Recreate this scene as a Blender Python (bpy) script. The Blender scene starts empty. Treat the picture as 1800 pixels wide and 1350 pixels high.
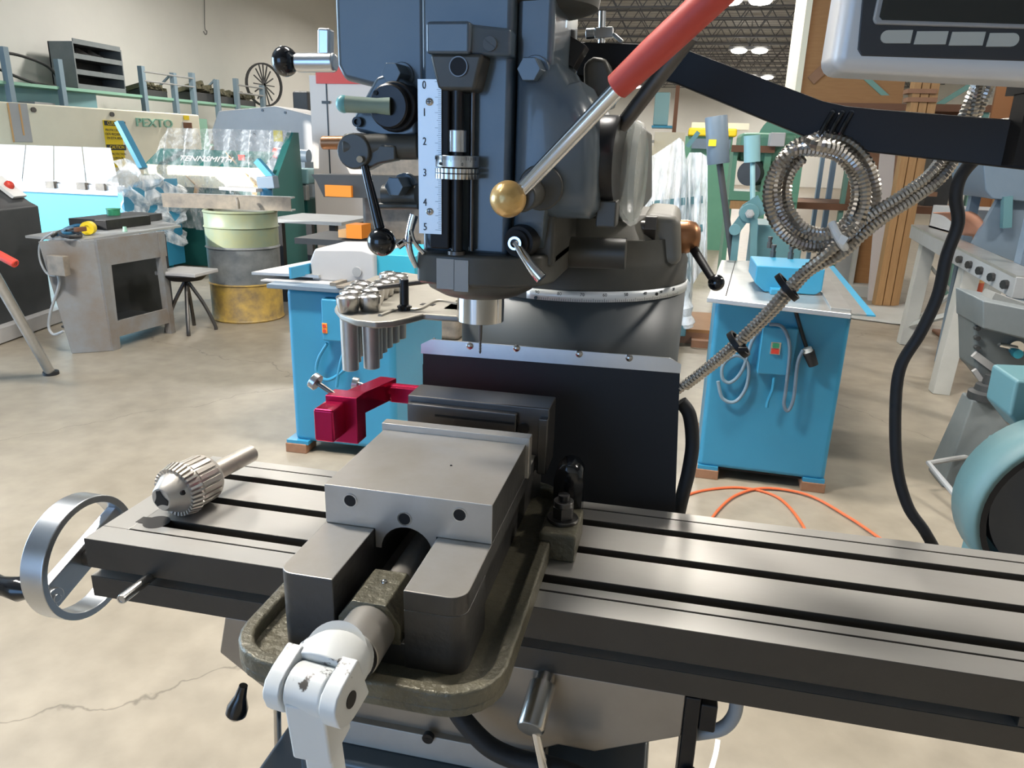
import bpy, bmesh, math, random
from mathutils import Vector, Matrix
random.seed(7)
sc = bpy.context.scene
COL = sc.collection
PI = math.pi
# ---------------------------------------------------------------- camera
FPX = 1300.0                                   # focal length in pixels of the 1800 px wide frame
YAW, PITCH, ROLL = [math.radians(a) for a in (11.954, 17.492, 1.652)]
CAM = Vector((0.5785, -0.5810, 1.4002))
_f0 = Vector((-math.sin(YAW), math.cos(YAW), 0)); _rt = Vector((math.cos(YAW), math.sin(YAW), 0)); _up = Vector((0, 0, 1))
FWD = _f0*math.cos(PITCH) - _up*math.sin(PITCH)
_u = _up*math.cos(PITCH) + _f0*math.sin(PITCH)
RIGHT = _rt*math.cos(ROLL) + _u*math.sin(ROLL)
UP = _u*math.cos(ROLL) - _rt*math.sin(ROLL)
cd = bpy.data.cameras.new('camera'); cd.sensor_width = 36; cd.sensor_fit = 'HORIZONTAL'; cd.lens = 36*FPX/1800
cd.clip_start = 0.02; cd.clip_end = 200
cam = bpy.data.objects.new('camera', cd); COL.objects.link(cam)
m3 = Matrix((RIGHT, UP, -FWD)).transposed()
cam.matrix_world = Matrix.Translation(CAM) @ m3.to_4x4()
sc.camera = cam
# ---------------------------------------------------------------- world, lights, exposure
w = bpy.data.worlds.new('world'); sc.world = w; w.use_nodes = True
bg = w.node_tree.nodes['Background']; bg.inputs[0].default_value = (0.50, 0.72, 1.0, 1); bg.inputs[1].default_value = 1.6
def area(name, loc, target, sx, sy, power, col):
    l = bpy.data.lights.new(name, 'AREA'); l.shape = 'RECTANGLE'; l.size = sx; l.size_y = sy; l.energy = power; l.color = col
    o = bpy.data.objects.new(name, l); COL.objects.link(o); o.location = loc
    o.rotation_euler = (Vector(target)-Vector(loc)).to_track_quat('-Z', 'Y').to_euler()
    return o
area('daylight_left_door', (-8.7, 1.6, 1.85), (0, 1.6, 1.75), 5.6, 3.4, 1200, (0.50, 0.73, 1.0))
area('daylight_front_door', (-2.6, -6.7, 1.8), (-2.6, 0, 1.6), 4.2, 3.3, 210, (0.27, 0.53, 1.0))
sl = bpy.data.lights.new('sun', 'SUN'); sl.energy = 12; sl.angle = math.radians(0.6); sl.color = (1, 0.97, 0.9)
so = bpy.data.objects.new('sun', sl); COL.objects.link(so)
so.rotation_euler = Vector((0.66, 0.70, -0.27)).to_track_quat('-Z', 'Y').to_euler()
sc.view_settings.view_transform = 'Standard'; sc.view_settings.look = 'None'; sc.view_settings.gamma = 1
sc.view_settings.use_curve_mapping = False
sc.view_settings.exposure = -0.75
# ---------------------------------------------------------------- helpers
def ray(px, py): return FWD + RIGHT*((px-900)/FPX) - UP*((py-675)/FPX)
def A(px, py, X=None, Y=None, Z=None):
    """world point where the sight line of a photograph pixel meets a plane at a known real depth or height"""
    d = ray(px, py)
    for i, v in enumerate((X, Y, Z)):
        if v is not None: return CAM + d*((v-CAM[i])/d[i])
V = Vector
MATS = {}
def nmat(name, col, rough=0.5, metal=0.0, col2=None, nscale=8, namt=0.5, bump=0.0, bscale=60, stretch=(1, 1, 1), spec=0.5, coat=0.0, emit=None, rvar=0.0, alpha=None, trans=0.0, thresh=None):
    m = bpy.data.materials.new(name); m.use_nodes = True; MATS[name] = m
    nt = m.node_tree; N = nt.nodes; L = nt.links; b = N['Principled BSDF']
    b.inputs['Base Color'].default_value = (*col, 1); b.inputs['Roughness'].default_value = rough; b.inputs['Metallic'].default_value = metal
    b.inputs['Specular IOR Level'].default_value = spec; b.inputs['Coat Weight'].default_value = coat
    b.inputs['Transmission Weight'].default_value = trans
    if alpha is not None: b.inputs['Alpha'].default_value = alpha
    if emit: b.inputs['Emission Color'].default_value = (*emit[0], 1); b.inputs['Emission Strength'].default_value = emit[1]
    if col2 or bump or rvar:
        tc = N.new('ShaderNodeTexCoord'); mp = N.new('ShaderNodeMapping'); mp.inputs['Scale'].default_value = stretch
        L.new(tc.outputs['Object'], mp.inputs['Vector'])
    if col2 or rvar:
        n = N.new('ShaderNodeTexNoise'); n.inputs['Scale'].default_value = nscale; n.inputs['Detail'].default_value = 6; n.inputs['Roughness'].default_value = 0.62
        L.new(mp.outputs[0], n.inputs['Vector'])
        r = N.new('ShaderNodeValToRGB')
        if thresh: r.color_ramp.elements[0].position = thresh; r.color_ramp.elements[1].position = min(1, thresh+0.03)
        else: r.color_ramp.elements[0].position = 0.5-0.25*(1.001-namt)-0.08; r.color_ramp.elements[1].position = 0.5+0.25*(1.001-namt)+0.08
        r.color_ramp.elements[0].color = (*col, 1); r.color_ramp.elements[1].color = (*(col2 or col), 1)
        L.new(n.outputs['Fac'], r.inputs['Fac'])
        if col2: L.new(r.outputs['Color'], b.inputs['Base Color'])
        if rvar:
            mr = N.new('ShaderNodeMapRange'); mr.inputs['To Min'].default_value = max(0.02, rough-rvar); mr.inputs['To Max'].default_value = rough+rvar
            L.new(n.outputs['Fac'], mr.inputs['Value']); L.new(mr.outputs[0], b.inputs['Roughness'])
    if bump:
        n2 = N.new('ShaderNodeTexNoise'); n2.inputs['Scale'].default_value = bscale; n2.inputs['Detail'].default_value = 4
        L.new(mp.outputs[0], n2.inputs['Vector'])
        bp = N.new('ShaderNodeBump'); bp.inputs['Strength'].default_value = bump; bp.inputs['Distance'].default_value = 0.004
        L.new(n2.outputs['Fac'], bp.inputs['Height']); L.new(bp.outputs[0], b.inputs['Normal'])
    return m
def frame(d):
    d = V(d).normalized(); a = V((0, 0, 1)) if abs(d.z) < 0.9 else V((1, 0, 0))
    u = d.cross(a).normalized(); return d, u, d.cross(u)
def catmull(pts, k):
    pts = [V(p) for p in pts]; out = []
    for i in range(len(pts)-1):
        p0 = pts[max(i-1, 0)]; p1 = pts[i]; p2 = pts[i+1]; p3 = pts[min(i+2, len(pts)-1)]
        for j in range(k):
            t = j/k
            out.append(0.5*((2*p1)+(p2-p0)*t+(2*p0-5*p1+4*p2-p3)*t*t+(3*p1-p0-3*p2+p3)*t**3))
    out.append(pts[-1]); return out
class B:
    """collects shapes into one bmesh"""
    def __init__(s): s.bm = bmesh.new()
    def face(s, vs):
        try: return s.bm.faces.new(vs)
        except ValueError: return None
    def hexa(s, P):
        v = [s.bm.verts.new(p) for p in P]
        for f in ((0, 3, 2, 1), (4, 5, 6, 7), (0, 1, 5, 4), (1, 2, 6, 5), (2, 3, 7, 6), (3, 0, 4, 7)): s.face([v[i] for i in f])
        return s
    def box(s, x0, x1, y0, y1, z0, z1):
        return s.hexa([(x0, y0, z0), (x1, y0, z0), (x1, y1, z0), (x0, y1, z0), (x0, y0, z1), (x1, y0, z1), (x1, y1, z1), (x0, y1, z1)])
    def bar(s, p0, p1, w, h, up=(0, 0, 1), w2=None, h2=None):
        p0 = V(p0); p1 = V(p1); d = (p1-p0).normalized(); up = V(up)
        if abs(d.dot(up)) > 0.98: up = V((0, 1, 0))
        u = d.cross(up).normalized(); v = u.cross(d)
        P = []
        for p, a, b_ in ((p0, w, h), (p1, w2 or w, h2 or h)):
            P += [p-u*a/2-v*b_/2, p+u*a/2-v*b_/2, p+u*a/2+v*b_/2, p-u*a/2+v*b_/2]
        return s.hexa(P)
    def prism(s, pts, axis, a, b_, taper=None):
        def mk(p, t):
            return {'x': (t, p[0], p[1]), 'y': (p[0], t, p[1]), 'z': (p[0], p[1], t)}[axis]
        pts2 = taper or pts
        lo = [s.bm.verts.new(mk(p, a)) for p in pts]; hi = [s.bm.verts.new(mk(p, b_)) for p in pts2]
        n = len(pts); s.face(lo); s.face(hi[::-1])
        for i in range(n): s.face([lo[i], hi[i], hi[(i+1) % n], lo[(i+1) % n]])
        return s
    def loft(s, rings, caps=True, closed=True):
        R = [[s.bm.verts.new(p) for p in r] for r in rings]
        for a, b_ in zip(R, R[1:]):
            n = len(a)
            for i in range(n if closed else n-1): s.face([a[i], a[(i+1) % n], b_[(i+1) % n], b_[i]])
        if caps: s.face(R[0][::-1]); s.face(R[-1])
        return s
    def lathe(s, prof, p0, d, n=28):
        p0 = V(p0); d, u, v = frame(d); rings = []
        for t, r in prof:
            rings.append([p0+d*t+(u*math.cos(2*PI*i/n)+v*math.sin(2*PI*i/n))*max(r, 1e-5) for i in range(n)])
        return s.loft(rings)
    def cyl(s, p0, p1, r, r2=None, n=24):
        p0 = V(p0); p1 = V(p1); L = (p1-p0).length
        return s.lathe([(0, r), (L, r if r2 is None else r2)], p0, p1-p0, n)
    def ring(s, p0, d, ro, ri, h, n=48):
        p0 = V(p0); d, u, v = frame(d)
        R = []
        for t, r in ((0, ri), (0, ro), (h, ro), (h, ri), (0, ri)):
            R.append([s.bm.verts.new(p0+d*t+(u*math.cos(2*PI*i/n)+v*math.sin(2*PI*i/n))*r) for i in range(n)]) if t != 0 or len(R) < 2 else R.append(R[0])
        for a, b_ in zip(R, R[1:]):
            for i in range(n): s.face([a[i], a[(i+1) % n], b_[(i+1) % n], b_[i]])
        return s
    def ball(s, c, r, n=20, sc_=(1, 1, 1)):
        c = V(c); prof = []
        rings = []
        for j in range(1, n//2):
            a = PI*j/(n//2)
            rings.append([c+V((math.cos(2*PI*i/n)*math.sin(a)*r*sc_[0], math.sin(2*PI*i/n)*math.sin(a)*r*sc_[1], math.cos(a)*r*sc_[2])) for i in range(n)])
        R = [[s.bm.verts.new(p) for p in q] for q in rings]
        t = s.bm.verts.new(c+V((0, 0, r*sc_[2]))); b_ = s.bm.verts.new(c-V((0, 0, r*sc_[2])))
        for a, q in zip(R, R[1:]):
            for i in range(n): s.face([a[i], q[i], q[(i+1) % n], a[(i+1) % n]])
        for i in range(n): s.face([t, R[0][i], R[0][(i+1) % n]]); s.face([b_, R[-1][(i+1) % n], R[-1][i]])
        return s
    def tube(s, pts, r, n=10, k=8, rfn=None):
        P = catmull(pts, k) if k > 1 else [V(p) for p in pts]
        t0 = (P[1]-P[0]).normalized(); _, u, v = frame(t0); rings = []
        for i, p in enumerate(P):
            t = (P[min(i+1, len(P)-1)]-P[max(i-1, 0)]).normalized()
            ax = t0.cross(t)
            if ax.length > 1e-7:
                q = Matrix.Rotation(t0.angle(t), 3, ax.normalized()); u = q @ u
            u = (u-t*u.dot(t)).normalized(); v = t.cross(u); t0 = t
            rr = r if rfn is None else rfn(i, i/(len(P)-1))
            rings.append([p+(u*math.cos(2*PI*j/n)+v*math.sin(2*PI*j/n))*rr for j in range(n)])
        return s.loft(rings)
    def grid(s, fn, nu, nv, thick=0.0):
        G = [[s.bm.verts.new(fn(i/nu, j/nv)) for j in range(nv+1)] for i in range(nu+1)]
        for i in range(nu):
            for j in range(nv): s.face([G[i][j], G[i+1][j], G[i+1][j+1], G[i][j+1]])
        return s
def origin_of(o):
    while o.parent: o = o.parent
    return V(o['_org']) if '_org' in o.keys() else V((0, 0, 0))
def part(name, b, mat, parent=None, bev=0.0, seg=2, ang=38, label=None, solid=0.0, sub=0, mat2=None, pred=None):
    bm = b.bm
    bmesh.ops.recalc_face_normals(bm, faces=bm.faces)
    if parent is not None:
        org = origin_of(parent)
        if org.length: bmesh.ops.translate(bm, verts=bm.verts, vec=-org)
    me = bpy.data.meshes.new(name); bm.to_mesh(me); bm.free()
    me.materials.append(MATS[mat])
    if mat2:
        me.materials.append(MATS[mat2])
        for pl_ in me.polygons:
            if pred(pl_.normal): pl_.material_index = 1
    me.shade_smooth(); me.set_sharp_from_angle(angle=math.radians(ang))
    o = bpy.data.objects.new(name, me); COL.objects.link(o)
    if parent is not None: o.parent = parent
    if solid: md = o.modifiers.new('s', 'SOLIDIFY'); md.thickness = solid; md.offset = 0
    if bev:
        md = o.modifiers.new('b', 'BEVEL'); md.width = bev; md.segments = seg; md.limit_method = 'ANGLE'; md.angle_limit = math.radians(35); md.harden_normals = True
    if sub: md = o.modifiers.new('u', 'SUBSURF'); md.levels = sub; md.render_levels = sub
    if label: o['label'] = label
    return o
def thing(name, label, cat, loc=(0, 0, 0), rz=0.0, group=None, world=False):
    o = bpy.data.objects.new(name, None); COL.objects.link(o); o.location = loc; o.rotation_euler = (0, 0, rz)
    o.empty_display_size = 0.05; o['label'] = label; o['category'] = cat
    if group: o['group'] = group
    if world: o['_org'] = list(loc)
    return o
def single(name, label, cat, b, mat, group=None, org=None, **k):
    """a thing that is one mesh, its origin set at its base"""
    if org is None:
        vs = [v.co for v in b.bm.verts]
        org = V((sum(v.x for v in vs)/len(vs), sum(v.y for v in vs)/len(vs), min(v.z for v in vs)))
    bmesh.ops.translate(b.bm, verts=b.bm.verts, vec=-V(org))
    o = part(name, b, mat, **k); o.location = org
    o['label'] = label; o['category'] = cat
    if group: o['group'] = group
    return o
def struct(name, b, mat, **k):
    o = part(name, b, mat, **k)
    if 'parent' not in k or k['parent'] is None: o['kind'] = 'structure'
    return o
def piece(name, src, parent, loc, rot=(0, 0, 0), scale=(1, 1, 1)):
    """another child that shares the mesh of src"""
    o = src.copy(); o.name = name; COL.objects.link(o); o.parent = parent; o.location = loc; o.rotation_euler = rot; o.scale = scale
    return o
def clone(root, loc, label=None, rz=None):
    r = root.copy(); COL.objects.link(r); r.location = loc
    if rz is not None: r.rotation_euler = (0, 0, rz)
    if label: r['label'] = label
    for ch in list(root.children):
        c = ch.copy(); COL.objects.link(c); c.parent = r
        for g in list(ch.children):
            d = g.copy(); COL.objects.link(d); d.parent = c
    return r
def text(name, body, size, mat, parent, loc, xdir, ydir, depth=0.0004, align='CENTER', sx=1.0):
    cu = bpy.data.curves.new(name, 'FONT'); cu.body = body; cu.size = size; cu.align_x = align; cu.align_y = 'CENTER'; cu.extrude = depth; cu.resolution_u = 3
    t = bpy.data.objects.new('tmp', cu); COL.objects.link(t)
    bpy.context.view_layer.update()
    me = bpy.data.meshes.new_from_object(t); bpy.data.objects.remove(t); bpy.data.curves.remove(cu)
    x = V(xdir).normalized(); z = x.cross(V(ydir)).normalized(); y = z.cross(x)
    org = origin_of(parent)
    M = Matrix.Translation(V(loc)-org) @ Matrix((x*sx, y, z)).transposed().to_4x4()
    me.transform(M); me.materials.clear(); me.materials.append(MATS[mat]); me.name = name
    o = bpy.data.objects.new(name, me); COL.objects.link(o); o.parent = parent
    return o
# ---------------------------------------------------------------- materials
nmat('concrete', (0.235, 0.20, 0.15), 0.42, 0, (0.325, 0.285, 0.225), 1.1, 0.25, 0.05, 30, rvar=0.14)
nmat('wall_paint', (0.76, 0.75, 0.70), 0.7, 0, (0.68, 0.67, 0.63), 0.8, 0.2, 0.15, 25)
nmat('deck', (0.40, 0.40, 0.39), 0.6, 0.2)
nmat('joist', (0.16, 0.16, 0.165), 0.6, 0.2)
nmat('steel_front_dark', (0.085, 0.077, 0.066), 0.40, 0.6, (0.06, 0.054, 0.047), 6, 0.4, 0.05, 200)
nmat('cast_side_shade', (0.07, 0.067, 0.066), 0.42, 0.5, (0.095, 0.088, 0.08), 14, 0.4, 0.12, 150)  # cast sides of the vise, also the painted shade on the jaw
nmat('steel_table', (0.56, 0.545, 0.515), 0.36, 0.78, (0.48, 0.455, 0.42), 5, 0.4, 0.03, 300, (0.3, 1, 1), rvar=0.10)
nmat('steel_vise', (0.57, 0.54, 0.505), 0.36, 0.62, (0.44, 0.395, 0.33), 9, 0.4, 0.03, 200, rvar=0.08)
nmat('steel_dark', (0.16, 0.155, 0.15), 0.38, 1.0, (0.11, 0.10, 0.095), 12, 0.4)
nmat('steel_bright', (0.62, 0.60, 0.57), 0.24, 1.0, (0.5, 0.48, 0.45), 30, 0.3)
nmat('chrome', (0.75, 0.75, 0.75), 0.10, 1.0)
nmat('aluminum', (0.62, 0.63, 0.64), 0.28, 1.0, (0.54, 0.55, 0.57), 20, 0.4, stretch=(1, 1, 1))
nmat('cast_olive', (0.105, 0.095, 0.068), 0.42, 0.25, (0.15, 0.135, 0.09), 25, 0.3, 0.6, 140)
nmat('cast_grey', (0.07, 0.068, 0.066), 0.42, 0.3, (0.10, 0.095, 0.09), 20, 0.4, 0.15, 120)
nmat('steel_saddle', (0.40, 0.355, 0.30), 0.36, 0.6, (0.31, 0.27, 0.225), 8, 0.4)
nmat('mill_paint', (0.060, 0.092, 0.125), 0.30, 0.0, (0.105, 0.125, 0.138), 7, 0.35, 0.06, 25, coat=0.3)
nmat('mill_brown', (0.085, 0.08, 0.066), 0.40, 0.1, (0.05, 0.048, 0.042), 10, 0.3, 0.08, 40)
nmat('column_grey', (0.055, 0.066, 0.072), 0.42, 0.0, (0.072, 0.08, 0.082), 5, 0.3)
nmat('turret_beige', (0.23, 0.215, 0.18), 0.5, 0.0, (0.16, 0.15, 0.125), 9, 0.3)
nmat('black_gloss', (0.008, 0.008, 0.009), 0.13, 0.0, spec=0.6)
nmat('black_satin', (0.012, 0.011, 0.011), 0.5, spec=0.25)
nmat('black_rubber', (0.012, 0.012, 0.013), 0.6, bump=0.2, bscale=80)
nmat('black_oxide', (0.03, 0.03, 0.033), 0.34, 0.8, (0.045, 0.043, 0.042), 30, 0.4)
nmat('dark_slot', (0.03, 0.028, 0.025), 0.7, 0.3)
nmat('guard_black', (0.006, 0.007, 0.010), 0.65, 0, (0.013, 0.013, 0.015), 6, 0.3)
nmat('red_anodized', (0.50, 0.012, 0.07), 0.24, 0.75, (0.42, 0.01, 0.055), 8, 0.3)
nmat('white_chipped', (0.80, 0.80, 0.77), 0.38, 0.0, (0.10, 0.085, 0.07), 42, 0.5, thresh=0.625, bump=0.1)
nmat('scale_white', (0.78, 0.80, 0.80), 0.35, 0.3)
nmat('ink', (0.03, 0.035, 0.04), 0.5)
nmat('grip_red', (0.52, 0.055, 0.035), 0.5, bump=0.05)
nmat('knob_amber', (0.62, 0.36, 0.10), 0.28, 0.35, (0.64, 0.44, 0.20), 25, 0.3, 0.5, 60)
nmat('copper', (0.34, 0.16, 0.075), 0.36, 0.8)
nmat('handle_green', (0.20, 0.30, 0.25), 0.5, 0, (0.27, 0.32, 0.24), 18, 0.3)
nmat('handle_cap', (0.16, 0.42, 0.42), 0.35)
nmat('console_grey', (0.58, 0.58, 0.58), 0.38, 0.15)
nmat('console_panel', (0.025, 0.025, 0.027), 0.42)
nmat('console_bezel', (0.30, 0.29, 0.28), 0.4)
nmat('console_screen', (0.006, 0.008, 0.007), 0.22)
nmat('key_cream', (0.46, 0.45, 0.39), 0.5)
nmat('armor', (0.46, 0.43, 0.39), 0.28, 1.0)
nmat('tie_white', (0.78, 0.77, 0.72), 0.5)
nmat('cord_orange', (0.66, 0.13, 0.04), 0.5)
nmat('machine_blue', (0.032, 0.235, 0.40), 0.38, 0, (0.038, 0.265, 0.43), 3, 0.3, 0.04, 60)
nmat('machine_blue_dark', (0.02, 0.13, 0.25), 0.4)
nmat('galv', (0.56, 0.56, 0.54), 0.36, 0.8, (0.46, 0.46, 0.45), 12, 0.4)
nmat('wood_block', (0.26, 0.12, 0.06), 0.75, 0, (0.34, 0.18, 0.10), 20, 0.3, stretch=(1, 6, 1))
nmat('red', (0.62, 0.05, 0.03), 0.45)
nmat('orange', (0.80, 0.25, 0.02), 0.5)
nmat('green_btn', (0.03, 0.25, 0.12), 0.45)
nmat('yellow', (0.85, 0.62, 0.02), 0.5)
nmat('white', (0.80, 0.80, 0.78), 0.5)
nmat('grey_paint', (0.36, 0.37, 0.37), 0.5, 0, (0.28, 0.28, 0.275), 4, 0.3)

# hairline cracks and mottling in the concrete
def add_cracks():
    m = MATS['concrete']; nt = m.node_tree; N = nt.nodes; L = nt.links; b = N['Principled BSDF']
    src = b.inputs['Base Color'].links[0].from_socket
    tc = N.new('ShaderNodeTexCoord'); vo = N.new('ShaderNodeTexVoronoi'); vo.feature = 'DISTANCE_TO_EDGE'; vo.inputs['Scale'].default_value = 0.42
    no = N.new('ShaderNodeTexNoise'); no.inputs['Scale'].default_value = 3.0; no.inputs['Detail'].default_value = 5
    mx = N.new('ShaderNodeMixRGB'); mx.blend_type = 'ADD'; mx.inputs[0].default_value = 0.35
    L.new(tc.outputs['Object'], no.inputs['Vector']); L.new(tc.outputs['Object'], mx.inputs[1]); L.new(no.outputs['Color'], mx.inputs[2]); L.new(mx.outputs[0], vo.inputs['Vector'])
    r = N.new('ShaderNodeMapRange'); r.inputs['From Min'].default_value = 0.0; r.inputs['From Max'].default_value = 0.0022; r.inputs['To Min'].default_value = 0.55; r.inputs['To Max'].default_value = 1.0
    L.new(vo.outputs['Distance'], r.inputs['Value'])
    n2 = N.new('ShaderNodeTexNoise'); n2.inputs['Scale'].default_value = 9; n2.inputs['Detail'].default_value = 8; L.new(tc.outputs['Object'], n2.inputs['Vector'])
    r2 = N.new('ShaderNodeMapRange'); r2.inputs['From Min'].default_value = 0.3; r2.inputs['From Max'].default_value = 0.7; r2.inputs['To Min'].default_value = 0.86; r2.inputs['To Max'].default_value = 1.1
    L.new(n2.outputs['Fac'], r2.inputs['Value'])
    ml = N.new('ShaderNodeMath'); ml.operation = 'MULTIPLY'; L.new(r.outputs[0], ml.inputs[0]); L.new(r2.outputs[0], ml.inputs[1])
    mm = N.new('ShaderNodeMixRGB'); mm.blend_type = 'MULTIPLY'; mm.inputs[0].default_value = 1.0
    L.new(src, mm.inputs[1]); L.new(ml.outputs[0], mm.inputs[2]); L.new(mm.outputs[0], b.inputs['Base Color'])
add_cracks()
# ================================================================ the setting
struct('floor', B().box(-9.1, 12, -7.2, 42.2, -0.12, 0.0), 'concrete')
XL = -8.9
wl = B().box(XL-0.2, XL, -7, -2.05, 0, 5.3).box(XL-0.2, XL, 4.5, 42, 0, 5.3).box(XL-0.2, XL, -2.05, 4.5, 3.6, 5.3)
wall_left = struct('wall_left', wl, 'wall_paint')
struct('wall_front', B().box(-8.9, -4.8, -7.2, -7, 0, 5.3).box(-0.4, 12, -7.2, -7, 0, 5.3).box(-4.8, -0.4, -7.2, -7, 3.5, 5.3), 'wall_paint')
struct('wall_back', B().box(-8.9, 12, 42, 42.2, 0, 5.3), 'wall_paint')
struct('wall_right', B().box(11.8, 12, -7, 42, 0, 5.3), 'wall_paint')
dk = B()                                                      # ribbed roof deck
prof = []
n = 0; y = -7.2
pts = []
while y < 42.2:
    pts += [(y, 5.30), (y+0.10, 5.30), (y+0.14, 5.34), (y+0.26, 5.34), (y+0.30, 5.30)]; y += 0.40
top = [(p[0], p[1]+0.02) for p in pts][::-1]
V0 = [[dk.bm.verts.new((x, p[0], p[1])) for p in pts] for x in (-9.1, 12)]
for i in range(len(pts)-1): dk.face([V0[0][i], V0[0][i+1], V0[1][i+1], V0[1][i]])
ceiling = struct('ceiling', dk, 'deck')
def joist_mesh():
    b = B()
    for z in (4.78, 5.24): b.box(-8.5, 11.8, -0.05, -0.01, z, z+0.035); b.box(-8.5, 11.8, 0.01, 0.05, z, z+0.035)
    x = -8.5; up = False
    while x < 11.6:
        b.bar((x, 0, 4.80 if not up else 5.25), (x+0.3, 0, 5.25 if not up else 4.80), 0.025, 0.025, (0, 1, 0)); x += 0.3; up = not up
    return b
j0 = part('roof_joist', joist_mesh(), 'joist', ceiling); j0.location = (0, -6.2, 0)
for i in range(1, 31):
    piece('roof_joist', j0, ceiling, (0, -6.2+1.6*i, 0))
fm = B().tube([A(1262, 1300, Z=0.001), A(1258, 1325, Z=0.001), A(1248, 1360, Z=0.001)], 0.006, 6, 4, None)
for v_ in fm.bm.verts: v_.co.z = max(0.0, min(v_.co.z, 0.0012))
nmat('chalk', (0.7, 0.7, 0.66), 0.8)
part('chalk_mark', fm, 'chalk', bpy.data.objects['floor'])
# high bay lamps: housing, two glowing lenses and the light they give
nmat('lamp_glow', (1, 1, 1), 0.5, emit=((1.0, 0.95, 0.86), 26))
nmat('lamp_house', (0.3, 0.3, 0.3), 0.5, 0.3)
LAMPS = [(1.55, 16.98, 'nearest the mill head'), (2.25, 24.72, 'second of the row over the wrapped machine'), (3.29, 32.74, 'last of the row by the far wall')]
def lamp(x, y, label, grp=None, power=300):
    t = thing('high_bay_lamp', label, 'lamp', (x, y, 4.4), group=grp)
    b = B(); b.box(-0.62, 0.62, -0.16, 0.16, 0.10, 0.20).box(-0.02, 0.02, -0.02, 0.02, 0.20, 0.90)
    part('housing', b, 'lamp_house', t, bev=0.02)
    for s in (-1, 1): part('lens', B().lathe([(0, 0.05), (0.03, 0.19), (0.07, 0.23), (0.11, 0.24)], (s*0.3, 0, 0.0), (0, 0, 1), 20), 'lamp_glow', t)
    l = bpy.data.lights.new('lamp_light', 'AREA'); l.shape = 'RECTANGLE'; l.size = 1.0; l.size_y = 0.4; l.energy = power; l.color = (1.0, 0.955, 0.885)
    o = bpy.data.objects.new('lamp_light', l); COL.objects.link(o); o.parent = t; o.location = (0, 0, -0.03)
lamp(1.55, 16.98, 'glowing twin high bay lamp on the ceiling, first of its row', 'high bay lamps in one row')
lamp(2.25, 24.72, 'glowing twin high bay lamp on the ceiling, middle one of its row', 'high bay lamps in one row', 400)
lamp(3.29, 32.74, 'small glowing twin high bay lamp, last of its row by the far wall', 'high bay lamps in one row', 500)
for x, y in ((0.9, 9.2), (-5.9, 10.6), (-5.2, 17.5), (7.5, 9.2), (7.5, 17.5), (-1.9, 0.7), (0.3, 1.9), (4.4, 2.0), (-1.6, 37.6), (5.5, 38.4), (-4.5, 28.5)):  # unseen lamps, several added to brighten the vise, left wall and far wall
    lamp(x, y, 'added twin high bay lamp, unseen over the shop floor', 'added high bay lamps out of sight', 420 if (x == -1.9 or y > 28) else 300)
# ================================================================ milling machine
mill = thing('milling_machine', 'blue-grey knee milling machine with slotted steel table and big vertical head', 'milling machine', (0.442, 0.458, 0.0), world=True)
# ---- table
t = B()
t.box(0.0, 1.10, 0.0, 0.0285, 0.9655, 1.0); t.box(0.0, 0.032, 0.0284, 0.2286, 0.9655, 1.0)
for y0, y1 in ((0.0302, 0.0437), (0.0575, 0.1080), (0.1212, 0.1698), (0.1830, 0.2090), (0.2107, 0.2286)):
    t.box(0.032, 1.10, y0, y1, 0.985, 1.0)
for y0, y1 in ((0.028, 0.036), (0.065, 0.1005), (0.1287, 0.1623), (0.1905, 0.2286)): t.box(0.03, 1.10, y0, y1, 0.972, 0.985)
t.box(0.03, 1.10, 0.028, 0.2286, 0.9655, 0.9722)
t.box(0.0, 1.10, 0.014, 0.2146, 0.9565, 0.9656)
t.box(0.0025, 1.10, -0.001, 0.2286, 0.9315, 0.9565)
t.box(0.892, 1.10, 0.0, 0.03, 0.956, 0.966)
table = part('table', t, 'steel_table', mill, bev=0.0007, seg=1, mat2='steel_front_dark', pred=lambda n_: n_.y < -0.5 or n_.x < -0.5)  # faces turned to the front and left end take a darker steel tone
part('trough_line', B().box(0.002, 1.10, 0.0284, 0.0303, 0.984, 0.9975).box(0.032, 1.10, 0.2089, 0.2108, 0.984, 0.9975), 'dark_slot', table)
part('slot_floor', B().box(0.033, 1.098, 0.037, 0.064, 0.9723, 0.9733).box(0.033, 1.098, 0.1015, 0.128, 0.9723, 0.9733).box(0.033, 1.098, 0.163, 0.190, 0.9723, 0.9733), 'dark_slot', table)
part('drain_pocket', B().cyl((0.050, 0.050, 0.9995), (0.050, 0.050, 1.0004), 0.014).box(0.028, 0.052, 0.044, 0.057, 0.9995, 1.0003), 'dark_slot', table)
part('stop_pin', B().lathe([(0, 0.0052), (0.056, 0.0052), (0.058, 0.0045), (0.058, 0.003), (0.0575, 0.0028)], (0.0745, 0.014, 0.9645), (0.03, -1, 0.04), 16), 'steel_bright', table)
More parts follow.
